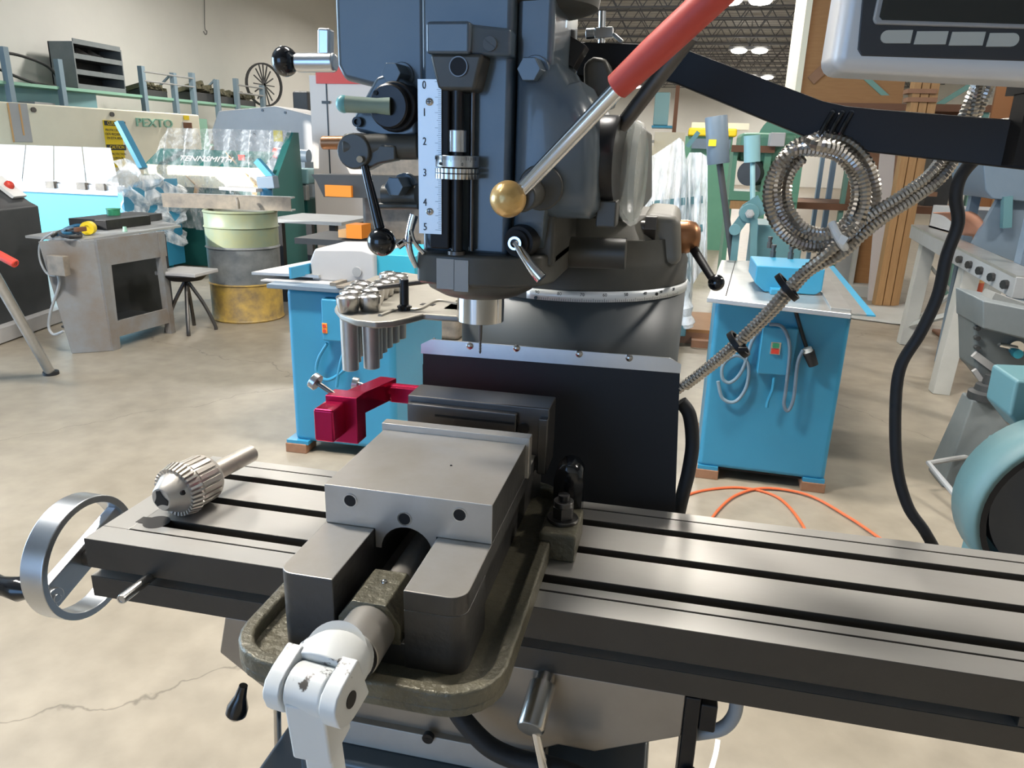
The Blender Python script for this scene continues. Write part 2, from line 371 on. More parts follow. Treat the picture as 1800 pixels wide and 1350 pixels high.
# ---- handwheel at the table end
HC = V((-0.05, 0.047, 0.945))
hw = part('handwheel', B().ring((-0.066, HC.y, HC.z), (1, 0, 0), 0.0705, 0.062, 0.028, 64), 'aluminum', mill, bev=0.0012)
sd = V((0, 0.94, 0.34)).normalized()
part('spoke', B().bar(HC-sd*0.064, HC+sd*0.064, 0.012, 0.033, (0, -0.34, 0.94)), 'aluminum', hw, bev=0.0015)
part('hub', B().cyl((-0.060, HC.y, HC.z), (0.004, HC.y, HC.z), 0.011), 'steel_dark', hw, bev=0.002)
hb = HC-sd*0.058
part('handle_boss', B().cyl((hb.x-0.006, hb.y, hb.z), (hb.x+0.010, hb.y, hb.z), 0.0115).cyl((hb.x+0.009, hb.y, hb.z), (hb.x+0.0125, hb.y, hb.z), 0.005), 'aluminum', hw, bev=0.0008)
part('handle', B().lathe([(0, 0.007), (0.008, 0.0085), (0.02, 0.0135), (0.034, 0.0115), (0.046, 0.010), (0.062, 0.0135), (0.085, 0.0165), (0.105, 0.0145), (0.118, 0.009), (0.121, 0.001)], (hb.x-0.014, hb.y-0.0, hb.z+0.004), (-1, 0, 0.0), 24), 'black_gloss', hw)
# ---- saddle under the table
sad = [(0.158, 0.9315), (0.147, 0.885), (0.2065, 0.842), (0.2065, 0.838), (0.29, 0.826), (0.47, 0.826), (0.512, 0.848), (0.5475, 0.848), (0.6258, 0.884), (0.6258, 0.9315)]
saddle = part('saddle', B().prism(sad, 'y', 0.001, 0.27), 'steel_saddle', mill, bev=0.003)
wip = part('way_wiper', B().hexa([(0.232, -0.012, 0.812), (0.50, -0.012, 0.812), (0.50, 0.02, 0.812), (0.232, 0.02, 0.812), (0.232, -0.006, 0.836), (0.50, -0.006, 0.836), (0.50, 0.02, 0.836), (0.232, 0.02, 0.836)]), 'steel_saddle', mill, bev=0.001)
sc0 = A(752, 1298, Y=-0.0105)
part('screw', B().cyl(sc0+V((0, 0.004, 0)), sc0+V((0, -0.0012, 0)), 0.0058).box(sc0.x-0.003, sc0.x+0.003, sc0.y-0.0016, sc0.y, sc0.z-0.0009, sc0.z+0.0009), 'black_oxide', wip)
part('knee', B().box(0.252, 0.600, -0.035, 0.29, 0.50, 0.811).box(0.20, 0.252, -0.06, 0.26, 0.70, 0.775).box(0.30, 0.55, -0.02, 0.28, 0.34, 0.50), 'mill_paint', mill, bev=0.006)
part('knee_screw', B().cyl((0.43, 0.12, 0.10), (0.43, 0.12, 0.36), 0.03), 'steel_dark', mill)
lv = A(951, 1205, Y=-0.008)
lev = part('lock_lever', B().lathe([(0, 0.009), (0.016, 0.009), (0.0165, 0.0128), (0.058, 0.0128), (0.060, 0.0115)], lv+V((0.003, 0.016, 0.006)), (-0.10, -1, -0.42), 24), 'steel_bright', mill)
q = lv+V((0.0, -0.032, -0.016))
part('lever_arm', B().tube([q, q+V((0.008, -0.004, -0.03)), q+V((0.018, -0.006, -0.06)), q+V((0.03, -0.007, -0.085)), q+V((0.045, -0.008, -0.115))], 0.005, 14, 6, lambda i, f: 0.0042+0.010*max(0, f-0.25)), 'chrome', lev)
hz = part('coolant_hose', B().tube([A(795, 1235, Y=-0.02), A(818, 1270, Y=-0.026), A(860, 1312, Y=-0.032), A(910, 1335, Y=-0.034), A(975, 1350, Y=-0.036), A(1040, 1375, Y=-0.04)], 0.0095, 14, 8), 'black_rubber', mill)
br = B().box(0.6258, 0.640, 0.0, 0.03, 0.80, 0.93).box(0.640, 0.655, 0.0, 0.025, 0.895, 0.925).cyl((0.636, -0.006, 0.845), (0.636, 0.004, 0.845), 0.008)
brk = part('saddle_bracket', br, 'black_oxide', mill, bev=0.002)
part('oil_line', B().tube([(0.672, 0.02, 0.93), (0.673, 0.02, 0.905), (0.664, 0.02, 0.886), (0.645, 0.02, 0.876), (0.632, 0.02, 0.872)], 0.0065, 12, 6), 'grey_paint', brk)
# crank with black drop handle and oil rod hanging at the knee side
p0 = A(428, 1205, Y=0.0); p1 = A(414, 1258, Y=-0.005)
d = (p1-p0)
kc = part('crank_handle', B().lathe([(0, 0.0045), (d.length*0.35, 0.0062), (d.length*0.72, 0.0112), (d.length*0.92, 0.0112), (d.length*1.05, 0.007), (d.length*1.08, 0.001)], p0, d, 20), 'black_gloss', mill)
part('crank_rod', B().cyl(A(487, 1225, Y=0.03), A(489, 1330, Y=0.03), 0.0042), 'steel_bright', kc)
# ---- column, base and chip guard
TC = V((0.442, 0.458)); TR = 0.1575
def circ(r, n=48, c=TC): return [(c.x+r*math.cos(2*PI*i/n), c.y+r*math.sin(2*PI*i/n)) for i in range(n)]
col = B()
col.lathe([(0.86, TR*0.985), (1.08, TR*0.985), (1.225, TR*0.995), (1.2265, TR*0.995)], (TC.x, TC.y, 0), (0, 0, 1), 64)
col.prism([(0.30, 0.31), (0.584, 0.31), (0.60, 0.36), (0.60, 0.66), (0.28, 0.66), (0.28, 0.36)], 'z', 0.12, 0.95)
column = part('column', col, 'column_grey', mill, bev=0.004)
part('machine_base', B().prism([(0.12, -0.18), (0.76, -0.18), (0.80, -0.1), (0.80, 0.72), (0.08, 0.72), (0.08, -0.1)], 'z', 0.0, 0.13), 'column_grey', mill, bev=0.02)
g = B()
g.prism([(0.284, 0.93), (0.284, 1.158), (0.598, 1.1585), (0.612, 0.93)], 'y', 0.268, 0.272)
guard = part('chip_guard', g, 'guard_black', mill)
part('guard_side', B().prism([(0.272, 0.93), (0.272, 1.14), (0.315, 1.165), (0.315, 0.93)], 'x', 0.282, 0.285), 'guard_black', guard)
st = part('guard_strip', B().prism([(0.2822, 1.1565), (0.2822, 1.168), (0.296, 1.1755), (0.585, 1.1765), (0.5985, 1.170), (0.5985, 1.1595)], 'y', 0.2655, 0.2682), 'aluminum', guard)
for px, py in ((826, 608), (908, 612), (1018, 622), (1106, 629)):
    c = A(px, py, Y=0.2655); part('screw', B().lathe([(0, 0.0045), (0.002, 0.0042), (0.0036, 0.002), (0.0038, 0.0001)], c, (0, -1, 0), 14), 'steel_bright', st)
part('way_hose', B().tube([A(1196, 706, Y=0.30), A(1212, 730, Y=0.30), A(1217, 780, Y=0.30), A(1210, 830, Y=0.29), A(1200, 870, Y=0.285), A(1192, 905, Y=0.285)], 0.0085, 12, 8), 'black_rubber', guard)
# ---- turret with degree band
tur = part('turret', B().lathe([(1.2262, TR*0.98), (1.227, TR), (1.238, TR), (1.2385, TR*0.99), (1.268, TR*0.99), (1.272, TR*0.975), (1.300, TR*0.95)], (TC.x, TC.y, 0), (0, 0, 1), 64), 'mill_brown', mill)
rings = []
a0, a1 = math.radians(-90-13), math.radians(-90+85)
bd = B()
for z in (1.2275, 1.2405):
    rings.append([V((TC.x+(TR+0.0006)*math.cos(a0+(a1-a0)*i/40), TC.y+(TR+0.0006)*math.sin(a0+(a1-a0)*i/40), z)) for i in range(41)])
bd.loft(rings, caps=False, closed=False)
band = part('degree_band', bd, 'scale_white', tur, solid=0.0012)
import itertools
for i, nme in enumerate(('90', '80', '70', '60', '50', '40', '30', '20')):
    a = math.radians(-90-8+10*i); c = V((TC.x+(TR+0.0012)*math.cos(a), TC.y+(TR+0.0012)*math.sin(a), 1.2365))
    text('degree_number', nme, 0.0056, 'ink', band, c, (-math.sin(a), math.cos(a), 0), (0, 0, 1))
tk = B()
for i in range(0, 76):
    a = math.radians(-90-8+i); h = 0.0042 if i % 5 == 0 else 0.0028
    c = V((TC.x+(TR+0.0012)*math.cos(a), TC.y+(TR+0.0012)*math.sin(a), 1.2278)); tdir = V((-math.sin(a), math.cos(a), 0))*0.0002
    tk.bar(c, c+V((0, 0, h)), 0.0004, 0.0002, (math.cos(a), math.sin(a), 0))
part('degree_ticks', tk, 'ink', band)
for a in (-98.5, -41):
    a = math.radians(a); c = V((TC.x+(TR+0.001)*math.cos(a), TC.y+(TR+0.001)*math.sin(a), 1.2295 if a < -1.6 else 1.2345)); part('screw', B().cyl(c, c+V((math.cos(a), math.sin(a), 0))*0.0015, 0.0021, n=12), 'black_oxide', band)
# upper turret casting with the ram clamp boss on the right
tb = B()
tb.lathe([(1.285, TR*0.955), (1.298, TR*0.93), (1.312, TR*0.86), (1.328, TR*0.80)], (TC.x, TC.y, 0), (0, 0, 1), 48)
part('turret_top', tb, 'turret_beige', tur)
c1 = A(1165, 425, Y=0.40)
bx = B(); bx.prism([(A(1118, 470, Y=0.39).x, 1.262), (A(1198, 470, Y=0.39).x, 1.268), (A(1196, 378, Y=0.39).x, A(1196, 378, Y=0.39).z), (A(1130, 372, Y=0.39).x, A(1130, 372, Y=0.39).z), (A(1122, 400, Y=0.39).x, A(1122, 400, Y=0.39).z)], 'y', 0.375, 0.60)
boss = part('clamp_boss', bx, 'turret_beige', tur, bev=0.012, seg=3)
rm = part('ram', B().prism([(0.365, 1.322), (0.372, 1.44), (0.520, 1.44), (0.530, 1.322)], 'y', 0.335, 0.86), 'mill_brown', mill, bev=0.006)
c2 = A(1128, 402, Y=0.372)
for px, py in ((1128, 400),):
    c = A(px, py, Y=0.372)
    part('clamp_bolt', B().cyl(c+V((-0.022, 0, 0)), c+V((0.004, 0, 0)), 0.009).cyl(c+V((0.004, 0, 0)), c+V((0.018, 0, 0)), 0.0165, n=6), 'steel_dark', boss, bev=0.0006)
c = A(1199, 416, Y=0.42)
kn = part('copper_knob', B().lathe([(-0.003, 0.0215), (0.006, 0.0215), (0.016, 0.019), (0.0225, 0.012), (0.0235, 0.004)], c, (1, -0.05, 0.02), 28), 'copper', boss)
l0 = c+V((0.014, -0.004, -0.012)); l1 = A(1252, 490, Y=0.36)
part('clamp_lever', B().cyl(l0, l1, 0.0058, 0.0048), 'black_satin', boss)
part('lever_ball', B().ball(A(1259, 497, Y=0.355), 0.0102), 'black_gloss', boss)
# ---- vertical head
SP = V((0.3805, 0.18, 0))
h = B()
h.box(0.332, 0.4195, 0.13, 0.30, 1.30, 1.62)                                   # quill housing
h.prism([(0.2437, 1.62), (0.2437, 1.474), (0.2500, 1.4615), (0.2880, 1.4535), (0.300, 1.405), (0.334, 1.395), (0.334, 1.62)], 'y', 0.138, 0.30)
h.box(0.4195, 0.4545, 0.145, 0.30, 1.47, 1.62)
head = part('head', h, 'mill_paint', mill, bev=0.006, seg=3)
# worm adapter to the right: a rounded casting that runs back to the ram
outl = [(0.4190, 1.30), (0.4190, 1.478), (0.432, 1.487), (0.456, 1.481), (0.468, 1.463), (0.478, 1.465), (0.497, 1.432), (0.5035, 1.40), (0.503, 1.348), (0.495, 1.338), (0.456, 1.337), (0.452, 1.305)]
cx, cz = 0.458, 1.395
def shr(k, pts=outl): return [(cx+(x-cx)*k, cz+(z-cz)*k) for x, z in pts]
ad = B()
ad.loft([[V((x, y, z)) for x, z in shr(k)] for y, k in ((0.128, 0.62), (0.133, 0.80), (0.146, 0.94), (0.168, 1.0), (0.30, 1.02), (0.36, 0.98))])
part('worm_adapter', ad, 'mill_paint', head, ang=60)
def hexbolt(c, d, r, L, mat='mill_paint', par=head, n=6, name='hex_bolt'):
    c = V(c); d = V(d).normalized()
    return part(name, B().cyl(c-d*L, c, r, n=n).cyl(c-d*L*1.1, c-d*L*0.8, r*1.25, n=20), mat, par, bev=0.0008)
hexbolt(A(929, 121, Y=0.122), (-0.10, -1, 0), 0.0112, 0.024)
hexbolt(A(687, 128, Y=0.112), (-0.05, -1, 0), 0.0098, 0.03)
hexbolt(A(692, 328, Y=0.112), (-0.05, -1, 0), 0.0098, 0.03)
# stop rod bracket
nb = B().box(0.348, 0.3885, 0.098, 0.135, 1.480, 1.5065).hexa([(0.386, 0.104, 1.480), (0.421, 0.116, 1.480), (0.421, 0.14, 1.480), (0.386, 0.14, 1.480), (0.386, 0.104, 1.505), (0.421, 0.116, 1.503), (0.421, 0.14, 1.503), (0.386, 0.14, 1.505)])
nbp = part('rod_bracket', nb, 'mill_paint', head, bev=0.003)
part('bracket_boss', B().hexa([(0.357, 0.104, 1.450), (0.392, 0.104, 1.450), (0.392, 0.135, 1.450), (0.357, 0.135, 1.450), (0.350, 0.100, 1.481), (0.400, 0.102, 1.481), (0.400, 0.135, 1.481), (0.350, 0.135, 1.481)]), 'mill_brown', nbp, bev=0.004)
c = A(806, 117, Y=0.1015)
part('boss_hole', B().ring(c+V((0, 0.002, 0)), (0, -1, 0), 0.0086, 0.0076, 0.003, 28), 'steel_dark', nbp)
part('hole_bore', B().cyl(c+V((0, 0.001, 0)), c+V((0, -0.0008, 0)), 0.0077), 'black_satin', nbp)
c = A(861, 77, Y=0.109)
part('slotted_screw', B().cyl(c+V((0, 0.004, 0)), c+V((0, -0.001, 0)), 0.0062).bar(c+V((-0.0045, -0.0012, 0.003)), c+V((0.0045, -0.0012, -0.003)), 0.0006, 0.0012, (0, 1, 0)), 'mill_brown', nbp)
# quill scale
r0, r1 = A(734, 139, Y=0.105), A(776, 412, Y=0.105)
rul = part('quill_scale', B().box(r0.x, r1.x, 0.105, 0.1062, r1.z, r0.z), 'scale_white', head)
def sx(f): return r0.x+(r1.x-r0.x)*f
zs = [A(745, py, Y=0.105).z for py in (150, 198, 249, 304, 356, 399)]
for i in range(6):
    text('scale_number', str(i), 0.0098, 'ink', rul, (sx(0.28), 0.1046, zs[i]), (1, 0, 0), (0, 0, 1), sx=0.75)
tk = B()
ntk = 81
for i in range(ntk):
    z = r0.z-0.002-(r0.z-r1.z-0.006)*i/(ntk-1); L = 0.006 if i % 8 == 0 else (0.0042 if i % 4 == 0 else 0.003)
    tk.box(r1.x-L, r1.x-0.0002, 0.1046, 0.105, z-0.00012, z+0.00012)
part('scale_ticks', tk, 'ink', rul)
for px, py in ((755, 179), (755.5, 372)):
    c = A(px, py, Y=0.1048); part('screw', B().lathe([(0, 0.0034), (0.0008, 0.0034), (0.0014, 0.0026)], c, (0, -1, 0), 16), 'steel_bright', rul); part('screw_cross', B().box(c.x-0.002, c.x+0.002, 0.1029, 0.1036, c.z-0.0004, c.z+0.0004).box(c.x-0.0004, c.x+0.0004, 0.1029, 0.1036, c.z-0.002, c.z+0.002), 'ink', rul)
b0, b1 = A(757, 430, Y=0.110).x, A(791, 430, Y=0.110).x
part('scale_backing', B().box(b0, b1, 0.107, 0.131, 1.308, r0.z-0.004), 'black_satin', head, bev=0.002)
# threaded stop rod, sleeve and micrometer nut
RX, RY = 0.3735, 0.112
zt, zb = 1.455, 1.306
N = 230
th = B().lathe([(zb+(zt-zb)*i/N, 0.0062 if i % 2 else 0.0054) for i in range(N+1)], (RX, RY, 0), (0, 0, 1), 14)
rod = part('stop_rod', th, 'black_oxide', head, ang=180)
part('guide_rod', B().cyl((RX+0.0115, RY+0.010, zb), (RX+0.0115, RY+0.010, zt), 0.0026), 'steel_dark', head)
part('rod_sleeve', B().cyl((RX, RY, A(815, 268, Y=RY).z), (RX, RY, A(815, 229, Y=RY).z), 0.0085), 'aluminum', rod, bev=0.0006)
z0, z1, z2 = A(815, 316, Y=0.092).z, A(815, 296, Y=0.092).z, A(815, 274, Y=0.092).z
nut = part('stop_nut', B().cyl((RX, RY, z1+0.0004), (RX, RY, z2), 0.0205, n=48), 'aluminum', rod, bev=0.0006)
kz = (z0+z1)/2
kn = B()
for za, zb_ in ((z0, kz-0.0005), (kz+0.0005, z1-0.0006)):
    n = 72
    kn.prism([(RX+(0.0207 if i % 2 else 0.0201)*math.cos(2*PI*i/n), RY+(0.0207 if i % 2 else 0.0201)*math.sin(2*PI*i/n)) for i in range(n)], 'z', za, zb_)
part('knurled_nut', kn, 'steel_bright', rod)
tk = B()
for i in range(-14, 15):
    a = -PI/2+i*0.09; c = V((RX+0.0206*math.cos(a), RY+0.0206*math.sin(a), z2-0.001)); tk.bar(c, c-V((0, 0, 0.0045 if i % 5 == 0 else 0.003)), 0.0003, 0.0003, (math.cos(a), math.sin(a), 0))
part('dial_ticks', tk, 'ink', nut)
for s, a in (('40', -PI/2-0.55), ('0', -PI/2+0.5)):
    c = V((RX+0.0207*math.cos(a), RY+0.0207*math.sin(a), z1+0.0032)); text('dial_number', s, 0.0042, 'ink', nut, c, (-math.sin(a), math.cos(a), 0), (0, 0, 1))
part('rod_collar', B().cyl((RX, RY, 1.303), (RX, RY, 1.3065), 0.0088), 'steel_dark', head)
# clamp collar at the foot of the head, quill skirt, spindle nose and drill bit
cl = [(0.3275, 0.150), (0.330, 0.118), (0.352, 0.108), (0.385, 0.108), (0.425, 0.116), (0.452, 0.135), (0.462, 0.165), (0.462, 0.30), (0.3275, 0.30)]
clp = part('quill_clamp', B().prism(cl, 'z', 1.272, 1.3035).box(0.415, 0.462, 0.15, 0.32, 1.29, 1.345), 'mill_brown', mill, bev=0.004)
part('name_plate', B().box(0.372, 0.3865, 0.1068, 0.1085, 1.268, 1.2985).box(0.3545, 0.3725, 0.1068, 0.1085, 1.2695, 1.299), 'grey_paint', clp)
c = A(763, 480, Y=0.112)
part('collar_hole', B().cyl(c+V((0.001, 0.004, 0)), c+V((0.001, -0.0015, 0)), 0.003, n=6), 'black_satin', clp)
part('quill_skirt', B().lathe([(1.2755, 0.060), (1.270, 0.060), (1.262, 0.055), (1.2545, 0.041), (1.2525, 0.033), (1.2515, 0.026)][::-1], (SP.x, SP.y, 0), (0, 0, 1), 48), 'mill_brown', clp)
nose = part('spindle_nose', B().lathe([(1.2235, 0.022), (1.2245, 0.0252), (1.2515, 0.0252), (1.252, 0.024)], (SP.x, SP.y, 0), (0, 0, 1), 48), 'chrome', mill)
part('drill_bit', B().lathe([(1.1865, 0.0004), (1.188, 0.0012)]+[(1.188+i*0.001, 0.00145 if i % 3 else 0.0011) for i in range(1, 14)]+[(1.203, 0.0018), (1.224, 0.0024)], (SP.x, SP.y, 0), (0, 0, 1), 10), 'steel_dark', nose)
# feed handle assembly on the left
c = A(692, 188, Y=0.112)
fa = part('feed_plate', B().prism([(c.x-0.041, c.z-0.022), (c.x-0.041, c.z-0.008), (c.x-0.030, c.z+0.008), (c.x-0.018, c.z+0.026), (c.x-0.002, c.z+0.031), (c.x+0.014, c.z+0.020), (c.x+0.021, c.z-0.006), (c.x+0.021, c.z-0.024), (c.x+0.0, c.z-0.030)], 'y', 0.114, 0.14), 'mill_paint', head, bev=0.004, seg=3)
part('hub_ring', B().cyl(c+V((0.003, 0.02, 0)), c+V((0.001, -0.004, 0)), 0.0225), 'black_satin', fa, bev=0.002)
part('hub_disc', B().lathe([(0, 0.0195), (0.008, 0.0195), (0.0095, 0.0180), (0.0095, 0.001)], c+V((0, -0.003, 0)), (-0.10, -1, 0), 36), 'black_oxide', fa)
c2 = A(686, 187, Y=0.099); c3 = A(604, 183, Y=0.088)
part('grip', B().lathe([(0, 0.0078), ((c3-c2).length*0.3, 0.0066), ((c3-c2).length, 0.0074)], c2, c3-c2, 24), 'handle_green', fa)
part('grip_cap', B().ball(c3, 0.0078, 20, (0.9, 1, 1)), 'handle_cap', fa)
part('hub_hole', B().cyl(A(660, 163, Y=0.0995)+V((0, .003, 0)), A(660, 163, Y=0.0995)+V((0, -0.0005, 0)), 0.0021, n=12), 'black_satin', fa)
for px, py in ((625, 214), (704, 215)):
    q = A(px, py, Y=0.108)
    part('socket_screw', B().ring(q+V((0.001, 0.012, 0)), (0, -1, 0), 0.0046, 0.0026, 0.012, 20).cyl(q+V((0, 0.006, 0)), q+V((0, 0.003, 0)), 0.003, n=6), 'black_oxide', fa)
fb0, fb1 = A(606, 258, Y=0.105), A(736, 258, Y=0.118)
fb = B().cyl(fb0, fb1, 0.0118)
q = A(628, 262, Y=0.105); fb.cyl(q+V((0, -0.010, -0.002)), q+V((0, 0.016, -0.002)), 0.0165)
fb.prism([(q.x-0.012, q.z+0.006), (q.x+0.040, q.z+0.004), (q.x+0.040, q.z-0.009), (q.x+0.022, q.z-0.013), (q.x+0.010, q.z-0.019), (q.x-0.008, q.z-0.017)], 'y', 0.100, 0.117)
fbr = part('trip_bracket', fb, 'mill_brown', head, bev=0.002)
part('bracket_pin', B().cyl(A(632, 280, Y=0.096), A(632, 280, Y=0.090), 0.003, n=14), 'steel_bright', fbr)
part('bronze_shaft', B().cyl(A(567, 251, Y=0.105), A(607, 251, Y=0.105), 0.0062), 'copper', fbr, bev=0.001)
part('trip_lever', B().cyl(A(641, 292, Y=0.098), A(669, 408, Y=0.094), 0.0038, 0.0052), 'black_gloss', fbr)
part('lever_ball', B().ball(A(671, 425, Y=0.092), 0.0137, 28), 'black_gloss', fbr)
tb = B().tube([A(728, 378, Y=0.12), A(722, 400, Y=0.118), A(718, 425, Y=0.116), A(722, 447, Y=0.116), A(732, 470, Y=0.118)], 0.0045, 12, 6, lambda i, f: 0.0045-0.002*f).tube([A(722, 405, Y=0.113), A(728, 425, Y=0.112), A(745, 446, Y=0.113)], 0.0022, 8, 6).tube([A(700, 433, Y=0.114), A(712, 425, Y=0.115), A(720, 428, Y=0.116)], 0.0035, 8, 4)
part('chrome_trip_clip', tb, 'chrome', head)
part('side_shaft', B().cyl(A(668, 362, Y=0.13), A(735, 362, Y=0.13), 0.0035).cyl(A(676, 345, Y=0.14), A(735, 345, Y=0.14), 0.012), 'mill_brown', head)
# speed lever with ball at the upper left
part('shift_arm', B().bar(A(573, 50, Y=0.2), A(573, 118, Y=0.2), 0.014, 0.014, (1, 0, 0)).cyl(A(520, 110, Y=0.195), A(590, 110, Y=0.195), 0.0095), 'aluminum', head, bev=0.003)
part('shift_ball', B().ball(A(501, 108, Y=0.195), 0.0152, 28, (0.88, 1, 1)), 'black_gloss', head)
# quill lever: amber ball, steel rod, red grip
k0 = A(893, 350, Y=0.06); k1 = A(928, 322, Y=0.062); k2 = A(1100, 138, Y=0.035); k3 = A(1268, -18, Y=0.01)
ql = part('quill_lever', B().cyl(k1-(k2-k1)*0.06, k2+(k3-k2)*0.2, 0.0066), 'chrome', mill)
dd = (k3-k2); L = dd.length
part('rubber_grip', B().lathe([(-0.010, 0.0093), (-0.009, 0.0105), (0.03, 0.0118), (0.06, 0.0118), (L, 0.0118), (L+0.03, 0.0118), (L+0.04, 0.009)], k2, dd, 28), 'grip_red', ql)
part('lever_knob', B().ball(k0, 0.0158, 32), 'knob_amber', ql)
part('lever_hub', B().cyl(k0+V((0.010, 0.006, 0.002)), A(945, 335, Y=0.15), 0.0135).cyl(A(950, 330, Y=0.115), A(958, 325, Y=0.16), 0.021), 'mill_brown', ql, bev=0.002)
part('second_lever', B().cyl(A(1092, 222, Y=0.2), A(1215, 62, Y=0.16), 0.0075), 'steel_dark', head)
# quill lock lever with washer
c = A(908, 426, Y=0.118)
qk = part('quill_lock_washer', B().cyl(c+V((0.004, 0.02, 0.001)), c+V((0.001, 0.003, 0)), 0.0165, 0.015).cyl(c+V((0.001, 0.003, 0)), c, 0.0115), 'black_satin', mill)
part('lock_handle', B().tube([c+V((0, -0.004, 0)), A(922, 452, Y=0.108), A(938, 474, Y=0.104), A(952, 490, Y=0.102)], 0.005, 14, 6, lambda i, f: 0.0042+0.0016*f), 'chrome', qk)
part('handle_eye', B().ring(c+V((0, -0.0005, 0)), (0, -1, 0), 0.0064, 0.0042, 0.009, 24), 'chrome', qk)
part('eye_screw', B().cyl(c+V((0, 0.0, 0)), c+V((0, -0.006, 0)), 0.0043), 'black_oxide', qk)
# big flange disc at the right with foot, dark ram cylinder below
c = A(1062, 285, Y=0.20)
fd = B()
fd.lathe([(-0.017, 0.040), (-0.009, 0.042), (-0.008, 0.038), (-0.004, 0.038), (-0.003, 0.045), (0.012, 0.045), (0.016, 0.042), (0.016, 0.03)], c, (1, -0.10, 0), 48)
fdp = part('tilt_flange', fd, 'black_oxide', head)
part('flange_foot', B().box(c.x-0.002, c.x+0.018, 0.170, 0.205, c.z-0.062, c.z-0.036), 'mill_brown', fdp, bev=0.002)
part('ram_cylinder', B().cyl(A(968, 442, Y=0.275), A(1100, 446, Y=0.275), 0.018), 'mill_brown', mill)
nmat('film', (0.80, 0.84, 0.80), 0.18, 0.0, alpha=0.34, bump=0.8, bscale=30)
part('gear_cover', B().lathe([(0, 0.040), (0.006, 0.050), (0.014, 0.055), (0.020, 0.052), (0.024, 0.040)], c+V((0.014, 0.055, -0.012)), (1, -0.05, 0), 40), 'film', fdp)
part('adapter_arch', B().prism([(A(1028, 190, Y=0.3).x, A(1028, 190, Y=0.3).z), (A(1028, 112, Y=0.3).x, A(1028, 112, Y=0.3).z), (A(1045, 102, Y=0.3).x, A(1045, 102, Y=0.3).z), (A(1068, 104, Y=0.3).x, A(1068, 104, Y=0.3).z), (A(1078, 130, Y=0.3).x, A(1078, 130, Y=0.3).z), (A(1078, 190, Y=0.3).x, A(1078, 190, Y=0.3).z)], 'y', 0.285, 0.34), 'mill_brown', head, bev=0.006)
part('clamp_block', B().bar(A(990, 110, Y=0.26), A(1012, 70, Y=0.26), 0.03, 0.03, (0, 1, 0)).cyl(A(995, 80, Y=0.255), A(995, 54, Y=0.255), 0.010), 'black_oxide', head, bev=0.001)
part('red_plug', B().ball(A(969, 80, Y=0.255), 0.0065), 'red', head)
# belt housing and motor above the frame
top = B().prism([(0.25, 0.10), (0.44, 0.10), (0.47, 0.14), (0.47, 0.36), (0.25, 0.36), (0.22, 0.30), (0.22, 0.14)], 'z', 1.62, 1.78).cyl((0.35, 0.24, 1.78), (0.35, 0.24, 2.06), 0.09, n=40)
part('motor', top, 'mill_paint', mill, bev=0.008)
part('belt_ring', B().lathe([(1.528, 0.050), (1.532, 0.062), (1.56, 0.066), (1.62, 0.066)], (0.425, 0.20, 0), (0, 0, 1), 40), 'mill_brown', mill)
# ================================================================ console arm and readout
arm = thing('console_arm', 'bent black flat bar arm that carries the grey readout console', 'support arm', (0.456, 0.34, 1.44), world=True)
pth = [(1015, 105, 0.335, 0.036), (1175, 112, 0.32, 0.037), (1192, 116, 0.318, 0.037), (1440, 214, 0.27, 0.039), (1480, 224, 0.262, 0.040), (1530, 230, 0.252, 0.040), (1800, 256, 0.20, 0.041), (1960, 271, 0.17, 0.041)]
rg = []
for px, py, y, hh in pth:
    p = A(px, py, Y=y); rg.append([p+V((0, -0.006, -hh/2)), p+V((0, 0.006, -hh/2)), p+V((0, 0.006, hh/2)), p+V((0, -0.006, hh/2))])
part('bar', B().loft(rg), 'black_satin', arm, bev=0.0015, ang=20)
part('tightening_post', B().cyl(A(1057, 78, Y=0.335), A(1059, 20, Y=0.335), 0.0042), 'chrome', arm)
part('thumb_clamp', B().cyl(A(1030, 60, Y=0.333), A(1046, 59, Y=0.333), 0.006).bar(A(1046, 59, Y=0.333), A(1078, 57, Y=0.333), 0.01, 0.011).bar(A(1078, 60, Y=0.33), A(1094, 74, Y=0.326), 0.005, 0.004), 'aluminum', arm, bev=0.001)
part('post_to_ram', B().box(0.435, 0.475, 0.33, 0.36, 1.43, 1.485), 'black_satin', arm)
tz = B()
for k in range(3):
    y = 0.262; x0 = 1455+17*k
    pts = [A(x0+8, 198, Y=y-0.009), A(x0-6, 222, Y=y-0.010), A(x0-20, 252, Y=y-0.008), A(x0-22, 262, Y=y+0.006), A(x0+6, 200, Y=y+0.012)]
    tz.tube(pts+[pts[0]], 0.0026, 8, 6)
part('black_cable_tie', tz, 'black_gloss', arm)
con = thing('readout_console', 'light grey digital readout console with dark screen and cream keys on the black arm', 'readout', (0.80, 0.05, 1.456), world=True)
x0 = A(1462, 122, Y=0).x; z0 = 1.4585
bd = B().prism([(x0-0.001, z0), (x0+0.004, 1.70), (1.00, 1.70), (1.00, z0-0.014)], 'y', 0.0, 0.055)
part('housing', bd, 'console_grey', con, bev=0.010, seg=4)
pl, pb = A(1506, 98, Y=-0.001), A(1798, 106, Y=-0.001)
part('keypad_panel', B().prism([(pl.x+0.003, pl.z), (pl.x, pl.z+0.004), (A(1515, 0, Y=0).x, A(1515, 0, Y=0).z), (A(1515, 0, Y=0).x+0.003, 1.69), (0.985, 1.69), (0.985, pb.z-0.006)], 'y', -0.0012, 0.004), 'console_panel', con, bev=0.0008)
s0 = A(1533, 43, Y=-0.003); s1 = A(1800, 52, Y=-0.003)
